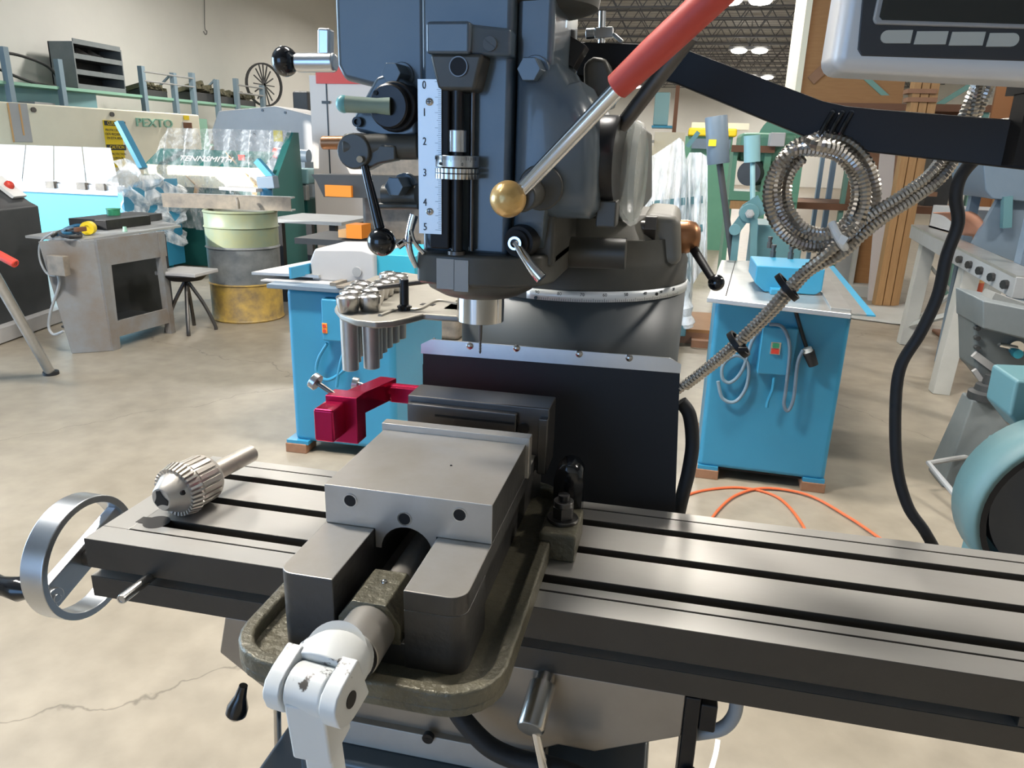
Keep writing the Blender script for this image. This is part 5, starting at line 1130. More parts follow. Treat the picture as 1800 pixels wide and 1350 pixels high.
# tan press column with orange blocks
Y5 = 4.6
tp = thing('tan_press', 'dirty tan cast iron press column behind the feed lever', 'press', (A(660, 400, Y=Y5).x, Y5+0.3, 0), world=True)
xa, xb = A(600, 300, Y=Y5).x, A(730, 300, Y=Y5).x
part('frame', B().box(xa+0.1, xb+0.3, Y5+0.1, Y5+0.7, 0, A(650, 215, Y=Y5).z), 'tan_cast', tp, bev=0.04, seg=3)
part('bed', B().box(A(535, 425, Y=Y5).x, xb, Y5-0.15, Y5+0.4, A(600, 428, Y=Y5).z, A(600, 418, Y=Y5).z), 'charcoal', tp)
part('ram_head', B().prism([(A(558, 306, Y=Y5).x, A(558, 306, Y=Y5).z), (A(566, 316, Y=Y5).x, A(566, 316, Y=Y5).z), (A(580, 345, Y=Y5).x, A(580, 345, Y=Y5).z), (xb, A(640, 345, Y=Y5).z), (xb, A(640, 306, Y=Y5).z)], 'y', Y5-0.1, Y5+0.2), 'charcoal', tp)
part('orange_ram', B().box(A(572, 330, Y=Y5-0.12).x, A(618, 330, Y=Y5-0.12).x, Y5-0.13, Y5, A(600, 346, Y=Y5-0.12).z, A(600, 326, Y=Y5-0.12).z), 'orange', tp)
q = A(616, 417, Y=Y5-0.05)
part('foot_block', B().box(q.x, q.x+0.12, Y5-0.12, Y5+0.05, q.z, A(616, 393, Y=Y5-0.05).z), 'orange', tp)
part('spacer_block', B().box(A(600, 417, Y=Y5-0.05).x, q.x, Y5-0.1, Y5+0.02, q.z, A(600, 403, Y=Y5-0.05).z), 'strap', tp)
# pinkish cabinet with red top
Y6 = 8.0
pcb = thing('beige_cabinet', 'tall beige cabinet with dark door gap and red box top', 'cabinet', (A(590, 200, Y=Y6).x, Y6+0.3, 0), world=True)
xa, xb = A(546, 200, Y=Y6).x, A(690, 200, Y=Y6).x
zc_ = A(560, 132, Y=Y6).z
part('body', B().box(xa, xb, Y6, Y6+0.6, 0, zc_), 'pinkish', pcb, bev=0.01)
xm = A(576, 200, Y=Y6).x
part('door_gap', B().box(xm-0.008, xm+0.008, Y6-0.006, Y6, 0.9, zc_-0.05), 'ink', pcb)
part('latch', B().box(xm-0.06, xm+0.04, Y6-0.02, Y6, A(576, 180, Y=Y6).z-0.015, A(576, 180, Y=Y6).z+0.015), 'ink', pcb)
part('red_top', B().box(A(556, 140, Y=Y6-0.01).x, xb, Y6-0.02, Y6+0.5, A(556, 147, Y=Y6).z, zc_+0.16), 'red', pcb)
# ---------------------------------------------------------------- wall shelf along the left wall
ZS = 2.10
E0, E1 = A(-30, 138, Z=ZS), A(520, 195, Z=ZS)
ws_ = thing('storage_shelf', 'long mint green shelf on grey uprights along the white wall', 'shelf', (E0.x, E0.y, 0), world=True)
d = (E1-E0); L = d.length; d.normalize(); nr = V((-1, 0, 0))
part('board', B().bar(E0+nr*0.25-V((0, 0, 0.02)), E1+nr*0.25-V((0, 0, 0.02)), 0.5, 0.04), 'mint', ws_)
part('lower_board', B().bar(E0+nr*0.25-V((0, 0, 0.75)), E1+nr*0.25-V((0, 0, 0.75)), 0.5, 0.04), 'mint', ws_)
part('back_panel', B().bar(E0+nr*0.48-V((0, 0, 0.40)), A(215, 160, Z=ZS)+nr*0.48-V((0, 0, 0.40)), 0.02, 0.7), 'teal_light', ws_)
def shelfpt(px):
    best = min((abs(proj(E0+d*(L*k/200))[0]-px), k) for k in range(201))[1]; return E0+d*(L*best/200)
for px, py in ((16, 82), (108, 104), (252, 116), (307, 128), (342, 128), (383, 140), (418, 138), (462, 150)):
    p = shelfpt(px); z = Hz((p.x, p.y), py)
    part('upright', B().box(p.x-0.04, p.x+0.04, p.y-0.04, p.y+0.04, 0, z), 'rack_blue', ws_)
for pa, pb in ((252, 342), (418, 462)):
    p, q = shelfpt(pa), shelfpt(pb)
    for h_ in (0.22, 0.36): part('guard_rail', B().cyl(p+V((0.03, 0, h_)), q+V((0.03, 0, h_)), 0.015, n=8), 'grey_paint', ws_)
for px in (16, 307, 383):
    p = shelfpt(px); part('brace', B().bar(p+V((-0.02, 0, 0.40)), p+V((-0.45, 0, 0.06)), 0.03, 0.03), 'rack_blue', ws_)
# pigeonhole cabinet standing on the shelf
p, q = shelfpt(142), shelfpt(233)
zc_ = Hz((p.x, p.y), 72)
bn = thing('bin_cabinet', 'grey steel pigeonhole cabinet standing on the mint shelf', 'cabinet', (p.x-0.2, (p.y+q.y)/2, ZS), world=True)
dp = 0.42; H_ = zc_-ZS
xf = p.x-0.03
part('back', B().box(xf-dp, xf-dp+0.02, p.y, q.y, ZS, ZS+H_), 'charcoal', bn)
for y in (p.y, q.y-0.02): part('side', B().box(xf-dp, xf, y, y+0.02, ZS, ZS+H_), 'cast_bluegrey', bn)
for k, z in enumerate((0, 0.30, 0.62, 0.92)):
    zz = ZS+H_*z*1.04
    part('shelf', B().box(xf-dp+0.02, xf-0.005, p.y+0.02, q.y-0.02, zz, zz+0.015), 'charcoal', bn)
    part('lip', B().box(xf-0.015, xf, p.y+0.02, q.y-0.02, zz, zz+H_*0.11), 'cast_bluegrey', bn)
for k in range(1, 4):
    y = p.y+(q.y-p.y)*k/4; part('divider', B().prism([(xf-dp+0.02, ZS+H_*0.7), (xf-0.03, ZS+H_*0.7), (xf-dp+0.02, ZS+H_*0.98)], 'y', y, y+0.012), 'light_grey', bn)
# hoses and junk on the shelf
p = shelfpt(40)
single('black_hose', 'black hose looped on the shelf end', 'hose', B().tube([p+V((-0.1, -0.9, 0.03)), p+V((-0.1, -0.5, 0.28)), p+V((-0.1, 0, 0.36)), p+V((-0.12, 0.6, 0.26)), p+V((-0.12, 0.75, 0.03)), p+V((-0.15, 0.3, 0.03)), p+V((-0.15, -0.4, 0.2)), p+V((-0.15, -0.9, 0.32))], 0.02, 8, 8), 'black_rubber')
random.seed(11)
def junkpile(px0, px1, h, label, nm='scrap_basket'):
    a, c_ = shelfpt(px0), shelfpt(px1)
    b = thing(nm, label, 'basket', (a.x-0.2, (a.y+c_.y)/2, ZS), world=True)
    part('basket', B().box(a.x-0.40, a.x-0.02, a.y, c_.y, ZS, ZS+h*0.35), 'charcoal', b)
    for k in range(9):
        y = a.y+(c_.y-a.y)*(k+0.5)/9; z = ZS+h*(0.35+0.3*random.random())
        part('scrap', B().bar(V((a.x-0.35, y-0.04, z-0.04)), V((a.x-0.03, y+0.04*random.random(), z+0.06*random.random())), 0.09, 0.07), 'junk', b)
junkpile(260, 300, 0.28, 'low heap of dark scrap between two rack uprights')
junkpile(346, 382, 0.42, 'wire basket of olive scrap on the shelf')
junkpile(388, 415, 0.36, 'dark scrap heap beside the olive scrap basket')
junkpile(422, 455, 0.30, 'flat scrap heap at the far shelf end')
for px0, px1, hh, lab, mt in ((60, 100, 0.5, 'grey carton under the mint shelf', 'grey_paint'), (222, 248, 0.45, 'brown carton under the mint shelf', 'plywood')):
    a, c_ = shelfpt(px0), shelfpt(px1)
    bxx = B().box(a.x-0.45, a.x-0.05, a.y, c_.y, ZS-0.73, ZS-0.73+hh); bxx.box(a.x-0.455, a.x-0.045, a.y+0.02, c_.y-0.02, ZS-0.73+hh-0.03, ZS-0.73+hh-0.02)
    single('carton', lab, 'carton', bxx, mt, bev=0.005)
p = shelfpt(478)
tw = thing('fan_guard', 'round dark wire fan leaning on the shelf end', 'fan', (p.x, p.y, ZS), world=True)
cc_ = p+V((-0.15, 0, 0.45))
part('rim', B().ring(cc_, (1, -0.5, 0), 0.42, 0.39, 0.06, 32), 'charcoal', tw)
for k in range(8):
    a = PI*k/8; part('spoke', B().bar(cc_+V((0.02, 0.40*math.cos(a), 0.40*math.sin(a))), cc_-V((-0.02, 0.40*math.cos(a), 0.40*math.sin(a))), 0.02, 0.02), 'charcoal', tw)
part('stand', B().bar(V((cc_.x, cc_.y, ZS)), cc_, 0.05, 0.05, (0, 1, 0)), 'charcoal', tw)
q = A(528, 180, Y=10.6)
spk = thing('black_box', 'black wall box between the grey guard and the beige cabinet', 'box', (q.x, q.y, 0), world=True)
part('case', B().box(A(514, 180, Y=10.6).x, A(542, 180, Y=10.6).x, 10.6, 11.0, A(528, 204, Y=10.6).z, A(528, 160, Y=10.6).z), 'charcoal', spk, bev=0.03)
part('post', B().box(q.x-0.05, q.x+0.05, 10.75, 10.85, 0, q.z), 'rack_blue', spk)

q0_, q1_ = A(357, -30, X=XL+0.02), A(360, 48, X=XL+0.02)
single('hanging_wire', 'thin dark wire with a small hook hanging on the white wall', 'wire', B().tube([q0_, q0_.lerp(q1_, 0.4)+V((0, 0.02, 0)), q1_, q1_+V((0, 0.06, -0.06)), q1_+V((0, 0.02, -0.13)), q1_+V((0, -0.06, -0.08))], 0.006, 6, 5), 'ink')  # wall_wire
# ================================================================ right hand background
# ---- film-wrapped teal machine on a skid
YW = 4.9
wm = thing('wrapped_machine', 'teal machine shrouded in crumpled clear wrap on a wooden skid', 'machine', (A(1195, 400, Y=YW).x, YW, 0), world=True)
def wp(px, py, y=YW): return A(px, py, Y=y)
x0, x1 = wp(1125, 400).x, wp(1238, 400).x
part('body', B().box(x0+0.06, x1-0.05, YW+0.1, YW+0.55, 0.10, wp(1190, 430).z).box(wp(1200, 300).x, wp(1226, 300).x, YW+0.2, YW+0.4, 0.1, wp(1200, 300).z), 'teal', wm, bev=0.01)
part('swing_arm', B().bar(wp(1208, 258, YW+0.1), wp(1228, 232, YW+0.1), 0.05, 0.03).prism([(wp(1216, 270).x, wp(1216, 270).z), (wp(1228, 288).x, wp(1228, 288).z), (wp(1216, 305).x, wp(1216, 305).z)], 'y', YW+0.05, YW+0.09), 'teal', wm)
for k, z in enumerate((400, 350)):
    part('crossbar', B().bar(wp(1140, z+10, YW-0.02), wp(1235, z, YW-0.02), 0.06, 0.05), 'teal', wm)
def lerp(P_, u):
    n_ = len(P_)-1; i = min(int(u*n_), n_-1); f = u*n_-i
    return P_[i][0]*(1-f)+P_[i+1][0]*f, P_[i][1]*(1-f)+P_[i+1][1]*f
topc = [(1112, 288), (1150, 272), (1180, 252), (1194, 242), (1202, 250), (1206, 280), (1212, 268), (1232, 268), (1244, 276)]
botc = [(1124, 395), (1150, 398), (1172, 404), (1188, 470), (1206, 560), (1214, 566), (1218, 500), (1230, 480), (1243, 470)]
def sheet(yo, amp, seed):
    def fn(u, v):
        a, c_ = lerp(topc, u), lerp(botc, u)
        px, py = a[0]+(c_[0]-a[0])*v, a[1]+(c_[1]-a[1])*v
        y = YW+yo+amp*(math.sin(u*41+v*3+seed)+0.5*math.sin(u*97+v*7+seed))*(0.3+0.7*v)
        return A(px, py, Y=y)
    return fn
part('wrap_front', B().grid(sheet(-0.06, 0.035, 0), 90, 20), 'wrap_film', wm)
part('wrap_back', B().grid(sheet(0.55, 0.03, 2), 60, 14), 'wrap_film', wm)
part('wrap_tail', B().tube([wp(1190, 420, YW-0.1), wp(1198, 480, YW-0.12), wp(1205, 540, YW-0.12), wp(1210, 575, YW-0.1)], 0.05, 10, 6, lambda i, f: 0.045+0.012*math.sin(i*1.7)), 'wrap_film', wm)
c = F(1228, 606)
for k in range(2): part('skid_beam', B().box(c.x-0.35, c.x+0.25, c.y+0.02+k*0.5, c.y+0.12+k*0.5, 0.0, 0.09), 'brown_board', wm)
part('skid_deck', B().box(c.x-0.35, c.x+0.12, c.y+0.02, c.y+0.72, 0.09, 0.115), 'plywood', wm)
part('skid_chock', B().box(c.x-0.06, c.x+0.10, c.y-0.10, c.y+0.02, 0.0, 0.055), 'brown_board', wm)
part('base_frame', B().box(c.x-0.40, c.x-0.30, c.y-0.4, c.y+0.6, 0.0, 0.14), 'green_mach', wm)
# ---- counterweight machine behind the blue cabinet
YG = 4.05
cw = thing('counterweight_shear', 'teal hand shear with two cylinder counterweights on rods', 'shear', (A(1310, 450, Y=YG).x, YG, 0), world=True)
def gp(px, py, y=YG): return A(px, py, Y=y)
w1 = part('counterweight', B().lathe([(0, 0.061), (0.004, 0.063), (0.258, 0.063), (0.262, 0.061)], gp(1263, 288), gp(1259, 207)-gp(1263, 288), 32), 'blue_grey', cw, label='blue-grey cylinder counterweight with yellow label')
q = gp(1250, 251, YG-0.066)
part('yellow_label', B().box(q.x-0.014, q.x+0.028, q.y, q.y+0.012, q.z-0.018, q.z+0.018), 'yellow', w1)
part('weight_rod', B().cyl(gp(1289, 470), gp(1265, 288), 0.019), 'charcoal', cw)
w2 = part('counterweight', B().cyl(gp(1322, 285, YG+0.5), gp(1322, 238, YG+0.5), 0.05), 'teal_light', cw, label='pale teal cylinder counterweight')
part('weight_rod', B().cyl(gp(1323, 362, YG+0.35), gp(1323, 285, YG+0.5), 0.016), 'teal_light', cw)
hubc = gp(1317, 375)
part('gear_hub', B().cyl(hubc+V((0, 0.06, 0)), hubc+V((0, -0.02, 0)), 0.056), 'teal', cw, bev=0.004)
part('hub_nut', B().cyl(hubc+V((0, -0.02, 0)), hubc+V((0, -0.05, 0)), 0.026, n=6).cyl(hubc+V((0, -0.05, 0)), hubc+V((0, -0.07, 0)), 0.014), 'grey_paint', cw)
part('side_roller', B().cyl(gp(1292, 404, YG+0.02), gp(1292, 404, YG-0.06), 0.034), 'teal', cw, bev=0.004)
part('link', B().bar(gp(1292, 404), gp(1317, 370), 0.02, 0.06).bar(gp(1318, 352, YG+0.03), gp(1336, 380, YG+0.03), 0.03, 0.10), 'teal', cw)
part('frame_leg', B().bar(gp(1294, 408), V((gp(1292, 450).x, YG, 0.0)), 0.04, 0.075, (0, 1, 0)), 'teal', cw)
part('frame_leg', B().bar(gp(1325, 385), V((gp(1348, 450).x, YG, 0.0)), 0.04, 0.06, (0, 1, 0)), 'teal', cw)
part('side_body', B().box(gp(1335, 400).x, gp(1420, 400).x, YG+0.1, YG+0.6, 0.0, gp(1350, 398).z), 'teal', cw, bev=0.01)
# ---- green power press further back
YP = 7.6
def pp(px, py, y=YP): return A(px, py, Y=y)
gpz = thing('green_press', 'green power press frame with grey control box', 'press', (pp(1340, 300).x, YP, 0), world=True)
part('crown', B().box(pp(1303, 240).x, pp(1402, 240).x, YP, YP+0.7, pp(1340, 285).z, pp(1340, 233).z), 'green_mach', gpz, bev=0.05, seg=3)
for px, wd in ((1285, 8), (1340, 12), (1392, 16)): part('upright', B().box(pp(px, 300).x, pp(px+wd, 300).x, YP-0.05, YP+0.5, 0, pp(px, 262).z), 'green_mach', gpz)
part('tie_beam', B().box(pp(1285, 262).x, pp(1360, 262).x, YP-0.12, YP-0.04, pp(1320, 268).z, pp(1320, 256).z), 'rust_brown', gpz)
part('bed_beam', B().box(pp(1280, 345).x, pp(1400, 345).x, YP-0.1, YP+0.5, pp(1320, 352).z, pp(1320, 336).z), 'green_mach', gpz)
part('wood_packing', B().box(pp(1282, 360).x, pp(1330, 360).x, YP-0.15, YP+0.3, pp(1300, 366).z, pp(1300, 352).z), 'timber', gpz)
part('control_box', B().box(pp(1350, 246).x, pp(1376, 246).x, YP-0.2, YP, pp(1360, 258).z, pp(1360, 234).z), 'light_grey', gpz, bev=0.01)
part('flywheel', B().cyl(pp(1378, 248, YP+0.1), pp(1378, 248, YP+0.3), 0.26, n=32), 'green_mach', gpz)
part('motor_hub', B().cyl(pp(1316, 305, YP-0.1), pp(1330, 305, YP+0.1), 0.12), 'charcoal', gpz)
YQ = 11.5
ym = thing('yellow_top_press', 'green press with bright yellow top guard', 'press', (A(1250, 240, Y=YQ).x, YQ, 0), world=True)
part('guard', B().box(A(1210, 232, Y=YQ).x, A(1296, 232, Y=YQ).x, YQ, YQ+0.8, A(1250, 240, Y=YQ).z, A(1250, 225, Y=YQ).z), 'yellow', ym, bev=0.03)
part('body', B().box(A(1206, 232, Y=YQ).x, A(1290, 232, Y=YQ).x, YQ+0.05, YQ+0.9, 0, A(1250, 240, Y=YQ).z), 'green_mach', ym)
part('window', B().box(A(1216, 255, Y=YQ).x, A(1284, 255, Y=YQ).x, YQ-0.01, YQ+0.06, A(1250, 262, Y=YQ).z, A(1250, 244, Y=YQ).z), 'blue_grey', ym)
part('top_panel', B().box(A(1216, 220, Y=YQ).x, A(1320, 220, Y=YQ).x, YQ+0.3, YQ+0.5, A(1250, 226, Y=YQ).z, A(1250, 214, Y=YQ).z), 'cream', ym)
YR = 15.0
cbk = thing('cream_shelving', 'cream office shelving and cabinets far behind the wrapped machine', 'shelving', (A(1150, 260, Y=YR).x, YR, 0), world=True)
def rr(px, py): return A(px, py, Y=YR)
part('cabinet', B().box(rr(1098, 240).x, rr(1136, 240).x, YR, YR+0.6, 0, rr(1110, 231).z), 'white', cbk)
part('cabinet', B().box(rr(1150, 240).x, rr(1204, 240).x, YR+0.1, YR+0.7, 0, rr(1170, 232).z), 'cream', cbk)
part('shelf', B().box(rr(1110, 246).x, rr(1150, 246).x, YR-0.2, YR+0.3, rr(1120, 250).z, rr(1120, 246).z), 'grey_paint', cbk)
g_ = B()
for k in range(7):
    x = rr(1140+k*4, 270).x; g_.box(x-0.008, x+0.008, YR-0.3, YR-0.28, rr(1140, 282).z, rr(1140, 258).z)
for k in range(5):
    z = rr(1150, 258+k*6).z; g_.box(rr(1138, 270).x, rr(1166, 270).x, YR-0.31, YR-0.29, z-0.008, z+0.008)
part('wire_basket', g_, 'cream', cbk)
YE = 21.0
eb = thing('electric_cabinet', 'pale blue electrical cabinet on a brown post by the far wall', 'cabinet', (A(1160, 200, Y=YE).x, YE, 0), world=True)
part('case', B().box(A(1149, 200, Y=YE).x, A(1175, 200, Y=YE).x, YE, YE+0.5, A(1160, 220, Y=YE).z, A(1160, 162, Y=YE).z), 'teal_light', eb, bev=0.02)
part('shelf', B().box(A(1146, 221, Y=YE).x, A(1182, 221, Y=YE).x, YE-0.2, YE+0.6, A(1160, 225, Y=YE).z, A(1160, 221, Y=YE).z), 'machine_blue', eb)
part('post', B().box(A(1184, 200, Y=YE).x, A(1191, 200, Y=YE).x, YE, YE+0.12, 0, A(1190, 150, Y=YE).z), 'rust_brown', eb)
# ---- pallet rack with crate, timber
YK = 8.4
def kp_(px, py, y=YK): return A(px, py, Y=y)
rk2 = thing('pallet_rack', 'tall pallet rack with green uprights and diagonal braces', 'rack', (kp_(1510, 400).x, YK, 0), world=True)
ztop = kp_(1440, 170).z-0.06
for px, wd, mt, y in ((1475, 9, 'rack_blue', YK+1.0), (1502, 8, 'rack_green', YK), (1455, 7, 'rack_blue', YK+1.1), (1636, 7, 'rack_green', YK+1.0), (1730, 9, 'rack_green', YK)):
    part('upright', B().box(kp_(px, 200, y).x, kp_(px+wd, 200, y).x, y, y+0.08, 0, ztop), mt, rk2)
for a, c_ in (((1512, 128), (1600, 208)), ((1512, 230), (1600, 310)), ((1640, 190), (1725, 138))):
    part('brace', B().bar(kp_(*a), kp_(*c_), 0.03, 0.05), 'rack_green', rk2)
zsh = kp_(1440, 170).z
for z in (zsh-0.06, zsh-1.1): part('beam', B().box(kp_(1392, 170).x, kp_(1760, 170).x, YK-0.05, YK+0.03, z-0.07, z).box(kp_(1392, 170).x, kp_(1760, 170).x, YK+0.95, YK+1.03, z-0.07, z), 'rust_brown', rk2)
for z in (zsh-0.06, zsh-1.1): part('shelf_deck', B().box(kp_(1392, 170).x, kp_(1760, 170).x, YK-0.02, YK+1.0, z-0.015, z), 'brown_board', rk2)
cr = thing('wood_crate', 'big plywood crate with pale edge strip on top of the rack', 'crate', (kp_(1450, 165).x, YK+0.4, zsh-0.06), world=True)
xa, xb = kp_(1398, 150).x, kp_(1590, 150).x
part('panel', B().box(xa+0.03, xb, YK+0.0, YK+0.9, zsh, zsh+1.5), 'plywood', cr)
part('edge_strip', B().box(xa, xa+0.06, YK-0.03, YK+0.92, zsh, zsh+1.5), 'cream', cr)
part('skid', B().box(xa, xb, YK-0.02, YK+0.05, zsh-0.06, zsh+0.02).box(xa, xb, YK+0.8, YK+0.9, zsh-0.06, zsh+0.02), 'plywood', cr)
part('brace_board', B().bar(kp_(1425, 142, YK-0.015), kp_(1465, 105, YK-0.015), 0.10, 0.02, (0, 1, 0)), 'brown_board', cr)
for lab, x0_, x1_, ya, yb_, zb_, mt, nm, ct in (
        ('dark cardboard carton on the middle rack shelf', 1516, 1585, 136, 200, None, 'brown_board', 'carton', 'carton'),
        ('black open carton beside the dark carton on the rack', 1650, 1700, 170, 205, None, 'charcoal', 'carton', 'carton')):
    p, q = kp_(x0_, yb_, YK+0.3), kp_(x1_, ya, YK+0.3)
    b = B().box(p.x, q.x, YK+0.25, YK+0.8, zsh-1.1, min(q.z, zsh-0.16)); b.box(p.x+0.02, q.x-0.02, YK+0.24, YK+0.25, zsh-0.45, zsh-0.43)
    single(nm, lab, ct, b, mt)
YT = 7.45
tm = thing('timber_bundle', 'upright bundle of raw timber planks tied with brown bands', 'timber', (A(1620, 300, Y=YT).x, YT, 0), world=True)
for k, (pa, pb_, py) in enumerate(((1597, 1612, 128), (1612, 1628, 120), (1628, 1645, 131))):
    part('plank', B().box(A(pa, 200, Y=YT).x+0.004, A(pb_, 200, Y=YT).x-0.004, YT+0.01*k, YT+0.14, 0, A(pa, py, Y=YT).z), 'timber', tm, bev=0.004)
for py in (160, 175, 340): part('band', B().box(A(1595, py, Y=YT).x, A(1647, py, Y=YT).x, YT-0.015, YT+0.15, A(1600, py+4, Y=YT).z, A(1600, py-4, Y=YT).z), 'brown_board', tm)
for px0, px1, py, mt, lab in ((1548, 1574, 268, 'pinkish', 'pinkish flat board leaning between rack and timber'), (1576, 1594, 250, 'brown_board', 'narrow dark board leaning by the timber bundle')):
    single('leaning_board', lab, 'board', B().hexa([V((A(px0, 400, Y=YT+0.3).x, YT+0.3, 0)), V((A(px1, 400, Y=YT+0.3).x, YT+0.3, 0)), V((A(px1, 400, Y=YT+0.3).x, YT+0.34, 0)), V((A(px0, 400, Y=YT+0.3).x, YT+0.34, 0)), V((A(px0, py, Y=YT+0.45).x, YT+0.45, A(px0, py, Y=YT+0.45).z)), V((A(px1, py, Y=YT+0.45).x, YT+0.45, A(px1, py, Y=YT+0.45).z)), V((A(px1, py, Y=YT+0.45).x, YT+0.49, A(px1, py, Y=YT+0.45).z)), V((A(px0, py, Y=YT+0.45).x, YT+0.49, A(px0, py, Y=YT+0.45).z))]), mt)
YD = 8.2
wf = thing('wood_door_stack', 'brown wooden doors stacked upright on a pale base by the rack', 'door stack', (A(1520, 505, Y=YD).x, YD, 0), world=True)
part('base', B().box(A(1494, 505, Y=YD-0.2).x, A(1566, 505, Y=YD-0.2).x, YD-0.25, YD+0.4, 0, 0.11), 'stand_white', wf)
for k, (pa, pb_, mt) in enumerate(((1472, 1506, 'grey_paint'), (1508, 1545, 'plywood'), (1548, 1568, 'brown_board'), (1570, 1592, 'plywood'))):
    part('door_panel', B().box(A(pa, 450, Y=YD).x, A(pb_, 450, Y=YD).x, YD+0.03*k, YD+0.05+0.03*k, 0.11, A(pa, 395+8*k, Y=YD).z), mt, wf)
part('frame_post', B().box(A(1500, 450, Y=YD-0.1).x, A(1507, 450, Y=YD-0.1).x, YD-0.12, YD-0.05, 0.11, A(1500, 300, Y=YD).z), 'stand_white', wf)
# thin steel sheet curling on the floor
fs = [F(1490, 560), F(1545, 585), F(1628, 578), F(1600, 538), F(1520, 538)]
def fsheet(u, v):
    a = fs[0].lerp(fs[4], v); c_ = fs[2].lerp(fs[3], v); p = a.lerp(c_, u); p.z = 0.008+0.10*max(0, abs(u-0.35)-0.25)**1.5*2.2; return p
single('steel_sheet', 'pale curled steel sheet lying flat on the floor', 'sheet', B().grid(fsheet, 20, 6), 'stand_white', solid=0.004)
# ---- white steel stand with channel rails
sd = thing('roller_stand', 'white painted angle steel stand carrying a long grey channel rail', 'stand', (F(1590, 605).x, F(1590, 605).y, 0), world=True)
fa, fb_ = F(1590, 604), F(1650, 690)
zr = Hz(fa, 440); 
ra = V((fa.x, fa.y, Hz(fa, 436))); rb = V((fb_.x, fb_.y, Hz(fb_, 455)))
zr = (ra.z+rb.z)/2
for f_, o_ in ((fa, V((0, 0, 0))), (fb_, V((0, 0, 0))), (fa, V((0.55, 0.05, 0))), (fb_, V((0.55, 0.05, 0)))):
    p = V((f_.x, f_.y, 0))+o_
    part('leg', B().bar(p, V((p.x+0.03, p.y, zr)), 0.10, 0.10, (0, 1, 0)), 'stand_white', sd, bev=0.004)
mid = V((fa.x+0.02, fa.y, 0))
for (a, b_) in ((V((fa.x, fa.y, 0.15)), V((fb_.x+0.5, fb_.y, zr-0.1))), (V((fa.x, fa.y, zr-0.1)), V((fa.x+0.55, fa.y+0.05, 0.15))), (V((fa.x+0.55, fa.y, zr-0.1)), V((fa.x, fa.y, 0.15))), (V((fb_.x, fb_.y, zr-0.15)), V((fb_.x+0.55, fb_.y+0.05, 0.2))), (V((fb_.x+0.55, fb_.y, zr-0.15)), V((fb_.x, fb_.y, 0.2)))):
    part('cross_brace', B().bar(a, b_, 0.02, 0.05, (0, 1, 0)), 'stand_white', sd)
dirr = (V((fb_.x, fb_.y, 0))-V((fa.x, fa.y, 0))).normalized()
r0_ = V((fa.x-0.03, fa.y, zr))-dirr*0.35; r1_ = V((fb_.x-0.03, fb_.y, zr))+dirr*1.18
part('rail', B().bar(r0_+V((0, 0, 0.05)), r1_+V((0, 0, 0.05)), 0.05, 0.10), 'grey_paint', sd, bev=0.004)
part('rail_flange', B().bar(r0_+V((0.04, 0, 0.10)), r1_+V((0.04, 0, 0.10)), 0.13, 0.015), 'galv', sd)
for k in range(6):
    q = r1_-dirr*(0.10+0.24*k)+V((-0.03, 0, 0.05)); part('rail_bolt', B().cyl(q, q+V((-0.02, -0.006, 0)), 0.022, n=8), 'steel_dark', sd)
part('far_rail', B().bar(r0_+V((0.62, 0.05, 0.05)), r1_+V((0.62, 0.05, 0.05)), 0.05, 0.10), 'grey_paint', sd)
zr2 = zr+0.108
c = V((fa.x+0.06, fa.y-0.35, zr2))
bxs = thing('steel_box', 'open grey steel box on the channel rail', 'box', c)
for nm, a in (('side', (0, 0.5, 0, 0.012)), ('side', (0, 0.5, 0.5, 0.512)), ('end', (0, 0.012, 0, 0.512)), ('end', (0.49, 0.502, 0, 0.512))):
    part(nm, B().box(a[0], a[1], a[2], a[3], 0, 0.17), 'light_grey', bxs)
part('bottom', B().box(0, 0.5, 0, 0.512, 0, 0.012), 'light_grey', bxs)
c4 = [A(1640, 374, Z=zr2+0.19), A(1706, 372, Z=zr2+0.19), A(1742, 420, Z=zr2+0.03), A(1688, 412, Z=zr2+0.03)]
def cps(u, v):
    p_ = c4[0].lerp(c4[1], v).lerp(c4[3].lerp(c4[2], v), u); p_.z += 0.035*math.sin(u*PI); return p_
single('copper_sheet', 'bent copper coloured sheet leaning on the grey steel box', 'sheet', B().grid(cps, 12, 6), 'copper_sheet', solid=0.006)
cn = F(1700, 600)
tcn = thing('traffic_cone', 'faded red traffic cone behind the white stand legs', 'traffic cone', (cn.x, cn.y+0.1, 0))
part('base', B().box(-0.19, 0.19, -0.19, 0.19, 0, 0.03), 'rust_brown', tcn, bev=0.01)
nmat('cone_red', (0.52, 0.10, 0.05), 0.5)
part('cone', B().lathe([(0.03, 0.15), (0.3, 0.10), (0.48, 0.07)], (0, 0, 0), (0, 0, 1), 24), 'cone_red', tcn)
part('reflective_band', B().lathe([(0.48, 0.0705), (0.62, 0.045)], (0, 0, 0), (0, 0, 1), 24), 'strap', tcn)
part('tip', B().lathe([(0.62, 0.045), (0.70, 0.03), (0.71, 0.02)], (0, 0, 0), (0, 0, 1), 24), 'cone_red', tcn)
